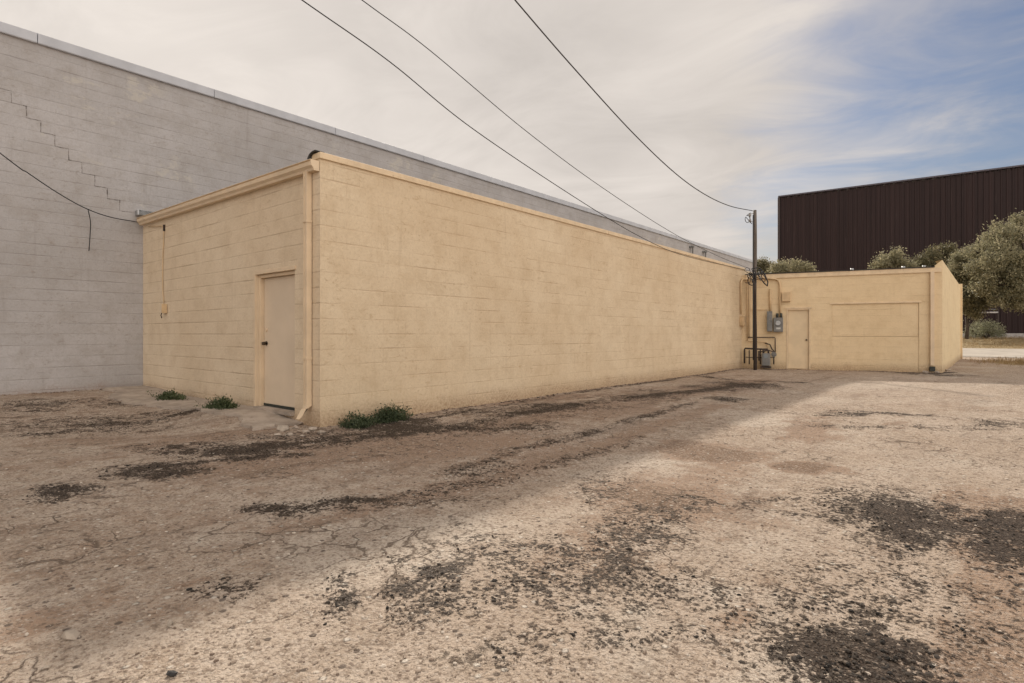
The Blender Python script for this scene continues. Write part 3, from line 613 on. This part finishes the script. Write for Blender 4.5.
for px in (777.2, 781.2):
    q = wp(px, 318, .08); mb.tube([q, q+Vector((0, 0, .16))], .038, 10)
mb.build('hub', m_dark, t2)
t3, s3, z3, w3, h3 = cab('junction_box', 781.5, 790.5, 292.3, 301.5, .10, m_pipe_c, 'flat cream painted box on the wall above the meter box', 'electrical box')
MB().box(on_wing(s3, z3, .108), (w3-.03, .01, h3-.03), AX).build('cover', m_pipe_c, t3)
q0 = lw(740.5, 321, 0); t4 = thing('disconnect_box', q0, 'small cream box with grey side switch at the far end of the long wall', 'electrical box')
o = MB().box(q0+Vector((.06, 0, 0)), (.12, .24, .34)).build('cabinet', m_pipe_c, t4); bevel(o, .008)
MB().tube([q0+Vector((.06, .12, -.02)), q0+Vector((.06, .17, -.02))], .05, 12).build('switch', m_greymetal, t4)
a_, z_ = wing(748, 310); b_, _ = wing(767, 310)
tag(MB().box(on_wing((a_+b_)/2, z_, .015), (b_-a_, .03, .03), AX).build('mounting_rail', m_pipe_c), 'horizontal cream strip across the wall behind the pole, left of the narrow panel', 'rail')
# debris at the foot of the pole
# ------------------------------------------------------------------ wires
def wire(name, ctl, r, mat, label, group=None):
    """ctl: world points; drawn through them with a smooth spline"""
    c = [Vector(p) for p in ctl]; out = []
    for i in range(len(c)-1):
        p0, p1, p2, p3 = c[max(i-1, 0)], c[i], c[i+1], c[min(i+2, len(c)-1)]
        if i == 0: p0 = p1*2-p2
        if i+2 >= len(c): p3 = p2*2-p1
        for k in range(10):
            u = k/10; out.append(.5*((2*p1)+(-p0+p2)*u+(2*p0-5*p1+4*p2-p3)*u*u+(-p0+3*p1-3*p2+p3)*u**3))
    out.append(c[-1]); return tag(MB().tube(out, r, 6).build(name, mat), label, 'wire', group)
def plan_t(pxa, ta, pxb, tb, px):        # distance at which the straight plan line a-b crosses the sight line px
    la, lb = (pxa-CX)/FP*ta, (pxb-CX)/FP*tb; k = (px-CX)/FP; m = (lb-la)/(tb-ta); return (la-m*ta)/(k-m)
def seen_wire(name, pts, ta, tb, r, mat, label, ext=16):
    (xa, _), (xb, _) = pts[0], pts[-1]; W = [P(px, py, plan_t(xa, ta, xb, tb, px)) for px, py in pts]
    d = (W[0]-W[1]); dd = (W[1]-W[2]); d2 = d/d.xy.length if d.xy.length else d; s1_ = d.z/d.xy.length; s2_ = dd.z/dd.xy.length; curv = max(0, (s1_-s2_)/((d.xy.length+dd.xy.length)/2))
    hor = Vector((d.x, d.y, 0)).normalized(); pre = [W[0]+hor*k+Vector((0, 0, s1_*k+.5*min(curv, .03)*k*k)) for k in (ext, ext*.66, ext*.33, 2)]
    return wire(name, pre+W, r, mat, label)
seen_wire('overhead_wire', [(515, 0), (572, 66), (632, 132), (675, 173), (705, 194.5), (730, 206), (752.6, 210.8)], 9.0, 19.2, .012, m_twist, 'thick sagging overhead cable that reaches the top of the pole')
seen_wire('overhead_wire', [(362, 0), (430, 50.5), (524.8, 130), (600, 186), (671, 232), (718, 256), (753, 270)], 7.0, 19.1, .006, m_cable, 'middle overhead wire running down to the pole at roof height')
seen_wire('overhead_wire', [(302, 0), (390, 62), (474.5, 130), (580.6, 201), (640.8, 237), (684, 255.5), (739.6, 268.5), (753, 271.5)], 6.0, 19.0, .0065, m_cable, 'leftmost overhead wire, crossing in front of the long cream wall to the pole')
# side cable along the grey wall to the gutter end
yb = YC-.08
seen = [(0, 153), (28, 173), (58, 193), (85, 208), (110, 217), (137, 222)]
def gw(px, py, d=.05): dd = ray(px); t = (XG+d)/dd.x; return Vector((XG+d, dd.y*t, H+(HY-py)*t/FP))
W = [gw(px, py, .06+.5*(1-px/137)) for px, py in seen]; d = (W[0]-W[1]).normalized()
wire('overhead_wire', [W[0]+d*9+Vector((0, 0, 1.2)), W[0]+d*3+Vector((0, 0, .2))]+W, .009, m_cable, 'dark cable sagging down across the grey wall to the gutter end')
wire('hanging_wire', [gw(88, 209, .15), gw(90.5, 222, .12), gw(90, 236, .08), gw(89, 251, .06)], .008, m_cable, 'short loose wire end hanging down against the grey wall')

# ------------------------------------------------------------------ dark ribbed building
A0 = Vector((-20.11, 76.96, 0)); A1 = Vector((3.03, 78.93, 0)); e = (A1-A0).normalized(); n_ = Vector((e.y, -e.x, 0)); Ld = 52.0; ZB = .88
tb = thing('ribbed_metal_building', A0+e*20-n_*10+Vector((0, 0, ZB)), 'very tall dark maroon building clad in vertical ribbed metal, behind the trees', 'building')
mb = MB(); HD = 18.55; xs_ = []; s = 0
while s < Ld:
    xs_ += [(s, 0), (s+.20, 0), (s+.24, .06), (s+.36, .06), (s+.40, 0)]; s += .46
for (a, da_), (b, db_) in zip(xs_, xs_[1:]):
    p, q = A0+e*a+n_*da_, A0+e*b+n_*db_; mb.face([p+Vector((0, 0, ZB+.4)), q+Vector((0, 0, ZB+.4)), q+Vector((0, 0, HD)), p+Vector((0, 0, HD))], [(a, 0), (b, 0), (b, 17), (a, 17)])
for (p, d_, L_, nn) in ((A0-n_*30, n_, 30, -e), (A0+e*Ld, -n_, 30, e)):
    mb.wall(p, d_, nn, L_, ZB-.5, HD)
mb.wall(A0+e*Ld-n_*30, -e, -n_, Ld, ZB-.5, HD)
def clad():
    t = NT('maroon_cladding'); uv = t.n('ShaderNodeTexCoord').outputs['UV']; c = t.mix(t.ramp(t.noise(t.mapping(uv, (3.0, .03, 1)), 1, 4, .7), .35, .7), (.024, .013, .013), (.040, .022, .021))
    c = t.mix(t.ramp(t.noise(t.mapping(uv, (5, .12, 1), (4, 0, 0)), 1, 4, .8), .58, .72, 0, .5), c, (.10, .07, .065))
    c = t.mix(t.ramp(t.noise(uv, .15, 4), .4, .7, 0, .3), c, (.03, .018, .02)); t.val(c, t.b.inputs['Base Color']); t.b.inputs['Roughness'].default_value = .6; t.b.inputs['Specular IOR Level'].default_value = .3; return t.m
mb.build('cladding', clad(), tb)
mb = MB(); c4 = [A0, A0+e*Ld, A0+e*Ld-n_*30, A0-n_*30]; mb.prism([(p.x, p.y) for p in c4], HD-.2, HD-.05); mb.build('roof', m_roof, tb)
mb = MB(); mb.box(A0+e*(Ld/2)+n_*.05+Vector((0, 0, HD+.06)), (Ld+.1, .28, .16), (e, n_)); mb.box(A0+n_*-15-e*.03+Vector((0, 0, HD+.06)), (.2, 29.9, .16), (e, n_)); mb.build('roof_trim', basic('dark_trim', (.11, .10, .12), .5, .3), tb)
mb = MB(); mb.box(A0+e*(Ld/2)+n_*.12+Vector((0, 0, ZB+.1)), (Ld, .12, .62), (e, n_)); mb.build('foundation', basic('pale_plinth', (.42, .40, .38), .9), tb)
MB().box(A0+e*.0+n_*.06+Vector((0, 0, (HD+ZB)/2)), (.25, .28, HD-ZB-.2), (e, n_)).build('corner_trim', basic('corner_trim', (.06, .045, .045), .5), tb)
# pale rail beneath the tree
ra = P(966, 312.8, 53); rbp = P(998, 312.4, 52)
rl = thing('pipe_gate', Vector(((ra.x+rbp.x)/2, (ra.y+rbp.y)/2, zat(0, 65))), 'pale horizontal pipe frame on thin posts under the tree, before the dark building', 'gate')
MB().tube([ra, rbp], .07, 8).build('rail', basic('rail_paint', (.55, .52, .50), .5), rl)
MB().tube([ra+Vector((0, 0, .28)), rbp+Vector((0, 0, .28))], .04, 8).build('rail', m_greymetal, rl)
for q in (ra, rbp):
    MB().tube([Vector((q.x, q.y, .7)), q+Vector((0, 0, .3))], .05, 8).build('post', m_pipe, rl)

# ------------------------------------------------------------------ foliage
def leaves(mb, centres, per, spread, size, aspect=.45, up=0.0, seed=1):
    r = np.random.RandomState(seed); n = len(centres)*per
    C = np.repeat(np.array(centres), per, 0)+r.normal(0, spread, (n, 3))
    a = r.normal(0, 1, (n, 3)); a[:, 2] += up; a /= np.linalg.norm(a, axis=1)[:, None]
    b = r.normal(0, 1, (n, 3)); b -= (a*b).sum(1)[:, None]*a; b /= np.linalg.norm(b, axis=1)[:, None]
    s = size*r.uniform(.6, 1.35, n)[:, None]
    p0 = C; p1 = C+a*s*.5+b*s*aspect*.5; p2 = C+a*s; p3 = C+a*s*.5-b*s*aspect*.5
    base = len(mb.v); V = np.stack([p0, p1, p2, p3], 1).reshape(-1, 3); mb.v += [tuple(v) for v in V.tolist()]
    for i in range(n): mb.f.append((base+4*i, base+4*i+1, base+4*i+2, base+4*i+3)); mb.uv.append([(0, 0), (1, 0), (1, 1), (0, 1)]); mb.sm.append(False)
def crown_points(lobes, n, seed, shell=.55):
    r = np.random.RandomState(seed+100); sub = []
    for l in lobes:
        for k in range(16):
            d = r.normal(0, 1, 3); d /= np.linalg.norm(d); q = l[3]*r.uniform(.20, .40); rr = l[3]*r.uniform(.6, .95)
            sub.append((l[0]+d[0]*rr, l[1]+d[1]*rr, l[2]+d[2]*rr*.85, q))
    lobes = sub
    r = np.random.RandomState(seed); out = []; w = np.array([l[3]**2 for l in lobes]); w = w/w.sum()
    for i in range(n):
        l = lobes[r.choice(len(lobes), p=w)]; d = r.normal(0, 1, 3); d /= np.linalg.norm(d); rr = l[3]*(shell+(1-shell)*r.rand()**.6)*(1+.12*r.normal())
        if r.rand() < .2: rr *= r.rand()
        if r.rand() < .10: rr *= r.uniform(1.1, 1.55)
        out.append((l[0]+d[0]*rr, l[1]+d[1]*rr, l[2]+d[2]*rr*.82))
    return out
def tree(base, lobes, label, mat, n, size, seed, trunk_r=.22, group=None):
    t = thing('broadleaf_tree', base, label, 'tree', group)
    b = Vector(base); mb = MB(); cz = sum(l[2] for l in lobes)/len(lobes); cx = sum(l[0] for l in lobes)/len(lobes); cy = sum(l[1] for l in lobes)/len(lobes)
    fork = Vector((b.x*.7+cx*.3, b.y*.7+cy*.3, b.z+(cz-b.z)*.42)); mb.tube([b-Vector((0, 0, .4)), b+(fork-b)*.5+Vector((.08, .05, 0)), fork], trunk_r*1.25, 10, trunk_r*.8)
    for l in lobes:
        c = Vector(l[:3]); mid = fork.lerp(c, .5)+Vector((random.uniform(-.2, .2), random.uniform(-.2, .2), .15*l[3])); mb.tube([fork, mid, c], trunk_r*.6, 7, .04)
        for k in range(4):
            d = Vector((random.gauss(0, 1), random.gauss(0, 1), random.uniform(-.2, 1))).normalized()*l[3]*.8; mb.tube([mid.lerp(c, .5), c+d*.5, c+d], .06, 5, .012)
    mb.build('trunk', m_bark, t)
    mb = MB(); pts = crown_points(lobes, n, seed); leaves(mb, pts, 22, size*1.15, size, .5, -.2, seed); mb.build('crown', mat, t); return t
def lobes_px(lst):
    out = []
    for px, py, t, r in lst: p = P(px, py, t); out.append((p.x, p.y, p.z, r*t/FP))
    return out
def base_at(px, t): p = ray(px)*t; return Vector((p.x, p.y, zat(p.x, p.y)))
TG = 'trees before the dark building'
tree(base_at(1052, 43), lobes_px([(1010, 248, 42, 26), (1034, 242, 42, 26), (993, 258, 41.5, 20), (1024, 272, 41.5, 26), (1003, 284, 41.2, 19), (1046, 268, 43, 28), (985, 270, 42.5, 15), (1018, 292, 42, 17), (1006, 300, 42, 10), (1028, 302, 42, 10), (1000, 298, 41.5, 10), (986, 286, 42, 12), (978, 252, 42.5, 8), (990, 236, 42, 8), (1002, 228, 42, 8), (1018, 222, 42, 8), (1060, 285, 43, 26), (1000, 240, 43, 15)]),
     'largest olive green tree at the right edge, its crown hanging low', m_leaf, 2100, .17, 21, .30)
tree(base_at(966, 45.5), lobes_px([(964, 260, 45, 13), (956, 272, 45, 11), (974, 272, 45, 14), (968, 288, 45, 13), (960, 300, 45, 9), (980, 298, 45.5, 12), (972, 310, 45, 8)]),
     'darker rounded tree directly behind the right end of the garage building', m_leaf, 1000, .17, 22, .12)
tree(base_at(896, 50), lobes_px([(888, 262, 50, 8), (897, 256, 50, 6), (903, 264, 50, 7), (878, 266, 50, 5), (908, 268, 50, 6)]), 'small pale tree top showing above the middle of the garage roof', m_leaf, 260, .19, 23, .15)
tree(base_at(932, 51), lobes_px([(920, 262, 51, 6), (932, 256, 51, 7), (945, 250, 51, 7), (914, 267, 51, 5), (948, 262, 51, 9), (928, 266, 51, 8)]), 'dark tree top above the right end of the garage roof', m_leaf_d, 300, .19, 24, .15)
tree(base_at(792, 56), lobes_px([(784, 268, 56, 7), (796, 267, 56, 7), (806, 271, 56, 6), (776, 271, 56, 7)]), 'low grey-green tree top above the garage roof, in front of the dark wall', m_leaf, 240, .2, 25, .15)
tree(base_at(764, 60), lobes_px([(762, 266, 60, 6), (769, 268, 60, 6), (757, 270, 60, 6)]), 'small tree top just right of the utility pole above the roof', m_leaf_d, 200, .2, 26, .15)
# shrub
def shrub(base, rad, hgt_, label, mat, seed, n=150, size=.1, name='shrub', cat='shrub', group=None):
    t = thing(name, base, label, cat, group); b = Vector(base); r = np.random.RandomState(seed); pts = []; mb = MB()
    for i in range(n):
        a = r.uniform(0, 6.283); q = math.sqrt(r.rand()); hh = hgt_*(1-.55*q*q)*r.uniform(.15, 1)
        p = (b.x+math.cos(a)*q*rad, b.y+math.sin(a)*q*rad, b.z+hh); pts.append(p)
        if i % 4 == 0: mb.tube([b+Vector((math.cos(a)*.05, math.sin(a)*.05, -.05)), Vector(p)*.5+b*.5+Vector((0, 0, .1*hgt_)), Vector(p)], size*.09, 4, size*.03)
    mb.build('stem', m_bark, t); mb = MB(); leaves(mb, pts, 12, size*.9, size, .42, .4, seed); mb.build('foliage', mat, t); return t
shrub(base_at(985, 46), 1.25, 1.55, 'round silvery shrub standing alone on the dry verge before the dark building', m_shrub, 3, 320, .13)
# weeds
def weed(base, rx, ry, ht, label, mat, seed, n=60, size=.035, runners=0):
    t = thing('weed', base, label, 'weed', 'weeds at the foot of the cream walls'); r = np.random.RandomState(seed); mb = MB(); pts = []; b = Vector(base)
    for i in range(n):
        a = r.uniform(0, 6.283); q = math.sqrt(r.rand()); hh = ht*max(.12, (1-q*q))*r.uniform(.4, 1.1)
        tip = b+Vector((math.cos(a)*q*rx, math.sin(a)*q*ry, hh)); root = b+Vector((math.cos(a)*q*rx*.5, math.sin(a)*q*ry*.5, -.02)); mid = root.lerp(tip, .5)+Vector((0, 0, hh*.25))
        mb.tube([root, mid, tip], .003, 4, .0015)
        for u in np.linspace(.35, 1, 5): pts.append(tuple((root*(1-u)**2+mid*2*u*(1-u)+tip*u*u)))
    for i in range(runners):
        a = r.uniform(2.6, 3.7); L_ = r.uniform(.5, 1)*rx*1.9; p = [b+Vector((math.cos(a)*L_*u, math.sin(a)*L_*u*.6, .05+.07*math.sin(u*5+i))) for u in np.linspace(0, 1, 7)]
        mb.tube(p, .003, 4, .002); pts += [tuple(q_) for q_ in p[2:]]*2
    mb.build('stem', m_weed2, t); mb = MB(); leaves(mb, pts, 7, size*.8, size, .42, .5, seed); mb.build('foliage', mat, t)
g1 = G(385, 427)[0]; g1 = Vector((XW+.30, g1.y, 0)); 
dd = ray(392); tt = (XW+.28)/dd.x; g1 = Vector((XW+.28, dd.y*tt, 0)); g1.z = hgt(g1.x, g1.y)
weed(g1, .18, .38, .21, 'dense dark green weed against the foot of the long cream wall near the corner', m_weed, 4, 95, .032, 6)
dd = ray(360); tt = (XW+.32)/dd.x; g2 = Vector((XW+.32, dd.y*tt, 0)); g2.z = hgt(g2.x, g2.y)
weed(g2, .2, .28, .12, 'sparse sprawling weed between the corner and the dense dark weed', m_weed, 5, 46, .036, 5)
for px, lb, sd_, rx_ in ((222, 'bushy low weed on the concrete nearest the beige door', 6, .34), (172, 'flat spreading weed at the end wall, further from the beige door', 7, .44)):
    d = ray(px); yy = YC-.34; t = yy/d.y; b = Vector((d.x*t, yy, 0)); b.z = hgt(b.x, b.y)
    weed(b, rx_, .2, .17 if px == 222 else .12, lb, m_weed2, sd_, 75, .034, 3)

# ------------------------------------------------------------------ broken concrete apron along the end wall
def apron(xa, xb, ya, seed, th):
    mb = MB(); r = np.random.RandomState(seed); N = 60; xs_ = np.linspace(xa, xb, N)
    front = [ya+.14*math.sin(x*1.7+seed)+.12*(fbm(np.array([x]), np.array([0.]), 2.2, 4, seed)[0]-.5)*3 for x in xs_]
    z = lambda x, y: zat(x, y)+th
    rows = []
    for k in range(7):
        rows.append([(x, f+(YC+.02-f)*k/6, z(x, f+(YC+.02-f)*k/6)+.012*(fbm(np.array([x]), np.array([f+k*.3]), 2.5, 3, seed+3)[0]-.5)) for x, f in zip(xs_, front)])
    low = [(x, f-.01, z(x, f)-.2) for x, f in zip(xs_, front)]
    mb.grid([low]+rows, close=False, smooth=False); 
    mb.face([rows[k][-1] for k in range(7)]+[low[-1]]) ; return mb
tag(apron(XG+.05, -9.15, 3.25, 5, .022).build('apron', m_conc), kind='structure')
tag(apron(-9.1, -7.05, 3.42, 9, .03).build('apron', m_conc), kind='structure')

# ------------------------------------------------------------------ stones, rubble, gravel
def rock(mb, c, s, r, flat=.6):
    phi = (1+5**.5)/2
    vs = [(-1, phi, 0), (1, phi, 0), (-1, -phi, 0), (1, -phi, 0), (0, -1, phi), (0, 1, phi), (0, -1, -phi), (0, 1, -phi), (phi, 0, -1), (phi, 0, 1), (-phi, 0, -1), (-phi, 0, 1)]
    fs = [(0,11,5),(0,5,1),(0,1,7),(0,7,10),(0,10,11),(1,5,9),(5,11,4),(11,10,2),(10,7,6),(7,1,8),(3,9,4),(3,4,2),(3,2,6),(3,6,8),(3,8,9),(4,9,5),(2,4,11),(6,2,10),(8,6,7),(9,8,1)]
    a = r.uniform(0, 6.28); ca, sa = math.cos(a), math.sin(a); e1, e2 = r.uniform(.7, 1.4), r.uniform(.6, 1.1); b = len(mb.v)
    for v in vs:
        k = r.uniform(.72, 1.15)*s/1.9; x, y, z = v[0]*k*e1, v[1]*k*e2, v[2]*k*flat; mb.v.append((c[0]+x*ca-y*sa, c[1]+x*sa+y*ca, c[2]+z))
    for f in fs: mb.f.append(tuple(b+i for i in f)); mb.uv.append([(0, 0)]*3); mb.sm.append(False)
for k, (px, py, s, lb) in enumerate(((70, 637, .034, 'pale stone lying alone at the lower left of the lot'), (170, 626, .022, 'small brown stone right of the pale stone on the dirt'), (122, 585, .016, 'tiny stone on the shaded dirt above the pale stone'),
                                     (172, 677, .02, 'dark lump of asphalt at the bottom edge near the left stones'), (45, 667, .014, 'tiny pale stone at the bottom left corner in the sunlit patch'))):
    g, t = G(px, py); mb = MB(); rock(mb, (g.x, g.y, hgt(g.x, g.y)+s*.35), s, np.random.RandomState(k)); tag(mb.build('stone', m_tar if 'dark' in lb else m_stone), lb, 'stone')
RUB = [(283, 431, .10), (296, 429, .06), (272, 428, .07), (306, 433, .05), (290, 436, .05), (262, 430, .05), (312, 431, .07), (278, 436, .04), (302, 438, .035), (322, 434, .05)]
for k, (px, py, s) in enumerate(RUB):
    g, t = G(px, py); mb = MB(); rock(mb, (g.x, g.y, hgt(g.x, g.y)+s*.25), s, np.random.RandomState(40+k), .5)
    tag(mb.build('concrete_chunk', m_conc if k % 3 else m_stone), 'broken chunk of concrete in the rubble heap at the building corner by the downspout', 'rubble', 'broken concrete chunks at the corner')
for k, (px, py, s) in enumerate(((937, 373, .12), (925, 373, .10), (948, 371, .09))):
    g, t = G(px, py); mb = MB(); rock(mb, (g.x, g.y, hgt(g.x, g.y)+.03), s, np.random.RandomState(60+k), .6)
    tag(mb.build('rock', m_stone), ('rock right of the garage downspout at the building corner', 'rock at the foot of the garage downspout', 'rock beside the outer corner of the garage building')[k], 'rock')
def scatter(n, seed, smin, smax, mask=None, tmax=11):
    r = np.random.RandomState(seed); mb = MB(); i = 0; tries = 0
    while i < n and tries < n*30:
        tries += 1; t = 1.9+(tmax-1.9)*r.rand()**1.5; px = r.uniform(-60, 1090); p = ray(px)*t
        if p.x < XW+.03 and p.y > YC-.02: continue
        if p.x < XG+.1: continue
        if mask is not None:
            ii = min(max(int(np.searchsorted(ys, p.y)), 1), len(ys)-1); jj = min(max(int(np.searchsorted(xs, p.x)), 1), len(xs)-1)
            if mask[ii, jj] < r.rand(): continue
        s = smin+(smax-smin)*r.rand()**5; rock(mb, (p.x, p.y, hgt(p.x, p.y)+s*.15), s, r, .65); i += 1
    return mb
def grit_mat(name, a, b, c_):
    t = NT(name); ri = t.n('ShaderNodeNewGeometry').outputs['Random Per Island']; c = t.mix(t.ramp(ri, .0, .6), a, b); c = t.mix(t.ramp(ri, .75, 1), c, c_); t.val(c, t.b.inputs['Base Color']); t.b.inputs['Roughness'].default_value = .9; return t.m
pebmask = np.clip((.25+.9*(fbm(GX, GY, 1.3, 4, 91)-.35))*(1-.5*np.clip(tar, 0, 1)), .04, 1)
tag(scatter(12000, 5, .0025, .012, pebmask, 8).build('gravel', grit_mat('gravel_grit', (.16, .115, .085), (.42, .34, .27), (.60, .53, .45))), 'loose pale gravel scattered over the lot', 'gravel', kind='stuff')
tag(scatter(9000, 6, .003, .014, np.clip(tar*fbm(GX, GY, 6, 3, 93)*1.8-.12, 0, 1)).build('asphalt_crumbs', grit_mat('asphalt_grit', (.012, .010, .008), (.06, .047, .037), (.20, .16, .125))), 'dark asphalt crumbs in the worn black patches', 'gravel', kind='stuff')
# dry grass on the verge and on the patch near the street
mb = MB(); r = np.random.RandomState(8); pts = []
for i in range(1500):
    y = r.uniform(48.3, 61.5); x = r.uniform(-1.5, 7); pts.append((x, y, zat(x, y)+.02))
for i in range(420):
    x = g0.x+.6+r.normal(0, .8); y = g0.y+r.normal(0, 1.3); pts.append((x, y, zat(x, y)+.01))
leaves(mb, pts, 6, .06, .13, .12, 1.6, 9); tag(mb.build('dry_grass', m_dry), 'dry straw coloured grass on the verge along the street', 'grass', kind='stuff')
# soil and litter banked along wall feet
mb = MB(); r = np.random.RandomState(12)
for i in range(900):
    if i < 420: y = r.uniform(YC+.1, YF-.1); p = (XW+abs(r.normal(0, .09))+.02, y)
    elif i < 600: x = r.uniform(XG+.1, XW-.3); p = (x, YC-.03-abs(r.normal(0, .05)))
    elif i < 720: y = r.uniform(.5, YC-.1); p = (XG+.03+abs(r.normal(0, .08)), y)
    else: s = r.uniform(.1, sR); q = on_wing(s, 0, .03+abs(r.normal(0, .1))); p = (q.x, q.y)
    s = r.uniform(.006, .03); rock(mb, (p[0], p[1], hgt(*p)+.006), s, r, .5)
tag(mb.build('wall_litter', grit_mat('litter', (.07, .05, .04), (.22, .16, .12), (.4, .33, .26))), 'small clods and litter along the foot of the walls', 'debris', kind='stuff')

# ------------------------------------------------------------------ light
SUN = Vector((-4.02, 3.5, 3.54)).normalized(); el = math.asin(SUN.z); az = math.atan2(SUN.x, SUN.y)
sl_ = bpy.data.lights.new('sun', 'SUN'); sl_.energy = 3.0; sl_.angle = R_(1.8); sl_.color = (1.0, .91, .79)
so = bpy.data.objects.new('sun', sl_); COL.objects.link(so); so.rotation_euler = SUN.to_track_quat('Z', 'Y').to_euler(); so.location = (0, 0, 30)
w = bpy.data.worlds.new('World'); sc.world = w; w.use_nodes = True; nt = w.node_tree; nt.nodes.clear()
class WT(NT):
    def __init__(s): s.t = nt
t = WT(); out = t.n('ShaderNodeOutputWorld'); bg = t.n('ShaderNodeBackground'); t.l(bg.outputs[0], out.inputs[0])
sky = t.n('ShaderNodeTexSky'); sky.sky_type = 'NISHITA'; sky.sun_disc = False; sky.sun_elevation = el; sky.sun_rotation = az; sky.dust_density = 2.0; sky.air_density = 1.2
dirv = t.n('ShaderNodeTexCoord').outputs['Generated']
nrm = t.n('ShaderNodeVectorMath', operation='NORMALIZE'); t.l(dirv, nrm.inputs[0]); D = nrm.outputs[0]
sp = t.n('ShaderNodeSeparateXYZ'); t.l(D, sp.inputs[0])
iz = t.math('DIVIDE', 1.0, t.math('ADD', t.math('MAXIMUM', sp.outputs[2], 0.0), .12))
pv = t.n('ShaderNodeVectorMath', operation='SCALE'); t.l(D, pv.inputs[0]); t.l(iz, pv.inputs['Scale'])
pm = t.mapping(pv.outputs[0], (1, 1, 0), (0, 0, 0), (0, 0, -YAW+.5)); pm2 = t.mapping(pm, (.7, 1.1, 1))
n1 = t.noise(pm2, .8, 7, .58, .6); n2 = t.noise(pm, .5, 4, .5, .3); n3 = t.noise(t.mapping(pm2, (1, 1, 1), (5, 2, 0)), 2.2, 5, .62, 1.0)
def dot(v):
    nd = t.n('ShaderNodeVectorMath', operation='DOT_PRODUCT'); t.l(D, nd.inputs[0]); nd.inputs[1].default_value = tuple(Vector(v).normalized()); return nd.outputs['Value']
blue = ray(1180)+Vector((0, 0, .52)); blue2 = ray(790)+Vector((0, 0, .13))
cover = t.math('ADD', t.math('MULTIPLY_ADD', n1, .8, t.math('MULTIPLY_ADD', n3, .6, -.12)), t.math('ADD', t.ramp(dot(blue), .84, .995, .44, -.10), t.ramp(dot(blue2), .985, .999, 0, -.2)))
mask = t.ramp(cover, .34, .92)
sunward = t.ramp(dot(SUN), .62, .98); fill_sky = t.ramp(dot((1, -.35, .2)), .1, .95)  # second ramp: unseen brighter cloud behind and to the right, added to light the walls
cb_ = t.math('ADD', 1.0, t.math('ADD', t.math('MULTIPLY', sunward, .38), t.math('MULTIPLY', fill_sky, 1.9)))
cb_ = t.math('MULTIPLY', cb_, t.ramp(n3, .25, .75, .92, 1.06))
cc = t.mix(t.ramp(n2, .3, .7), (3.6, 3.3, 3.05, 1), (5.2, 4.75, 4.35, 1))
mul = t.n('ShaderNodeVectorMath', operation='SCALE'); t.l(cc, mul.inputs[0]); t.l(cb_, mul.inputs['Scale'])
skc = t.n('ShaderNodeVectorMath', operation='SCALE'); t.l(sky.outputs[0], skc.inputs[0]); skc.inputs['Scale'].default_value = .75
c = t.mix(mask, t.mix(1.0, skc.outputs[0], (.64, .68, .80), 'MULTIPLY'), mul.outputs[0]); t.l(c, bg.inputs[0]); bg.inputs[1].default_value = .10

# ------------------------------------------------------------------ camera
cd = bpy.data.cameras.new('camera'); cam = bpy.data.objects.new('camera', cd); COL.objects.link(cam); sc.camera = cam
cd.sensor_width = 36; cd.lens = FP/1024*36; cd.shift_y = -(341.5-HY)/1024; cd.clip_start = .05; cd.clip_end = 3000
cam.location = (0, 0, H); cam.rotation_euler = (R_(90), 0, YAW)
vs = sc.view_settings; vs.view_transform = 'Standard'; vs.look = 'None'; vs.gamma = 1; vs.use_curve_mapping = False; vs.exposure = 0.33
sc.cycles.use_denoising = True; sc.cycles.use_adaptive_sampling = True; sc.cycles.adaptive_threshold = .02; sc.cycles.max_bounces = 5
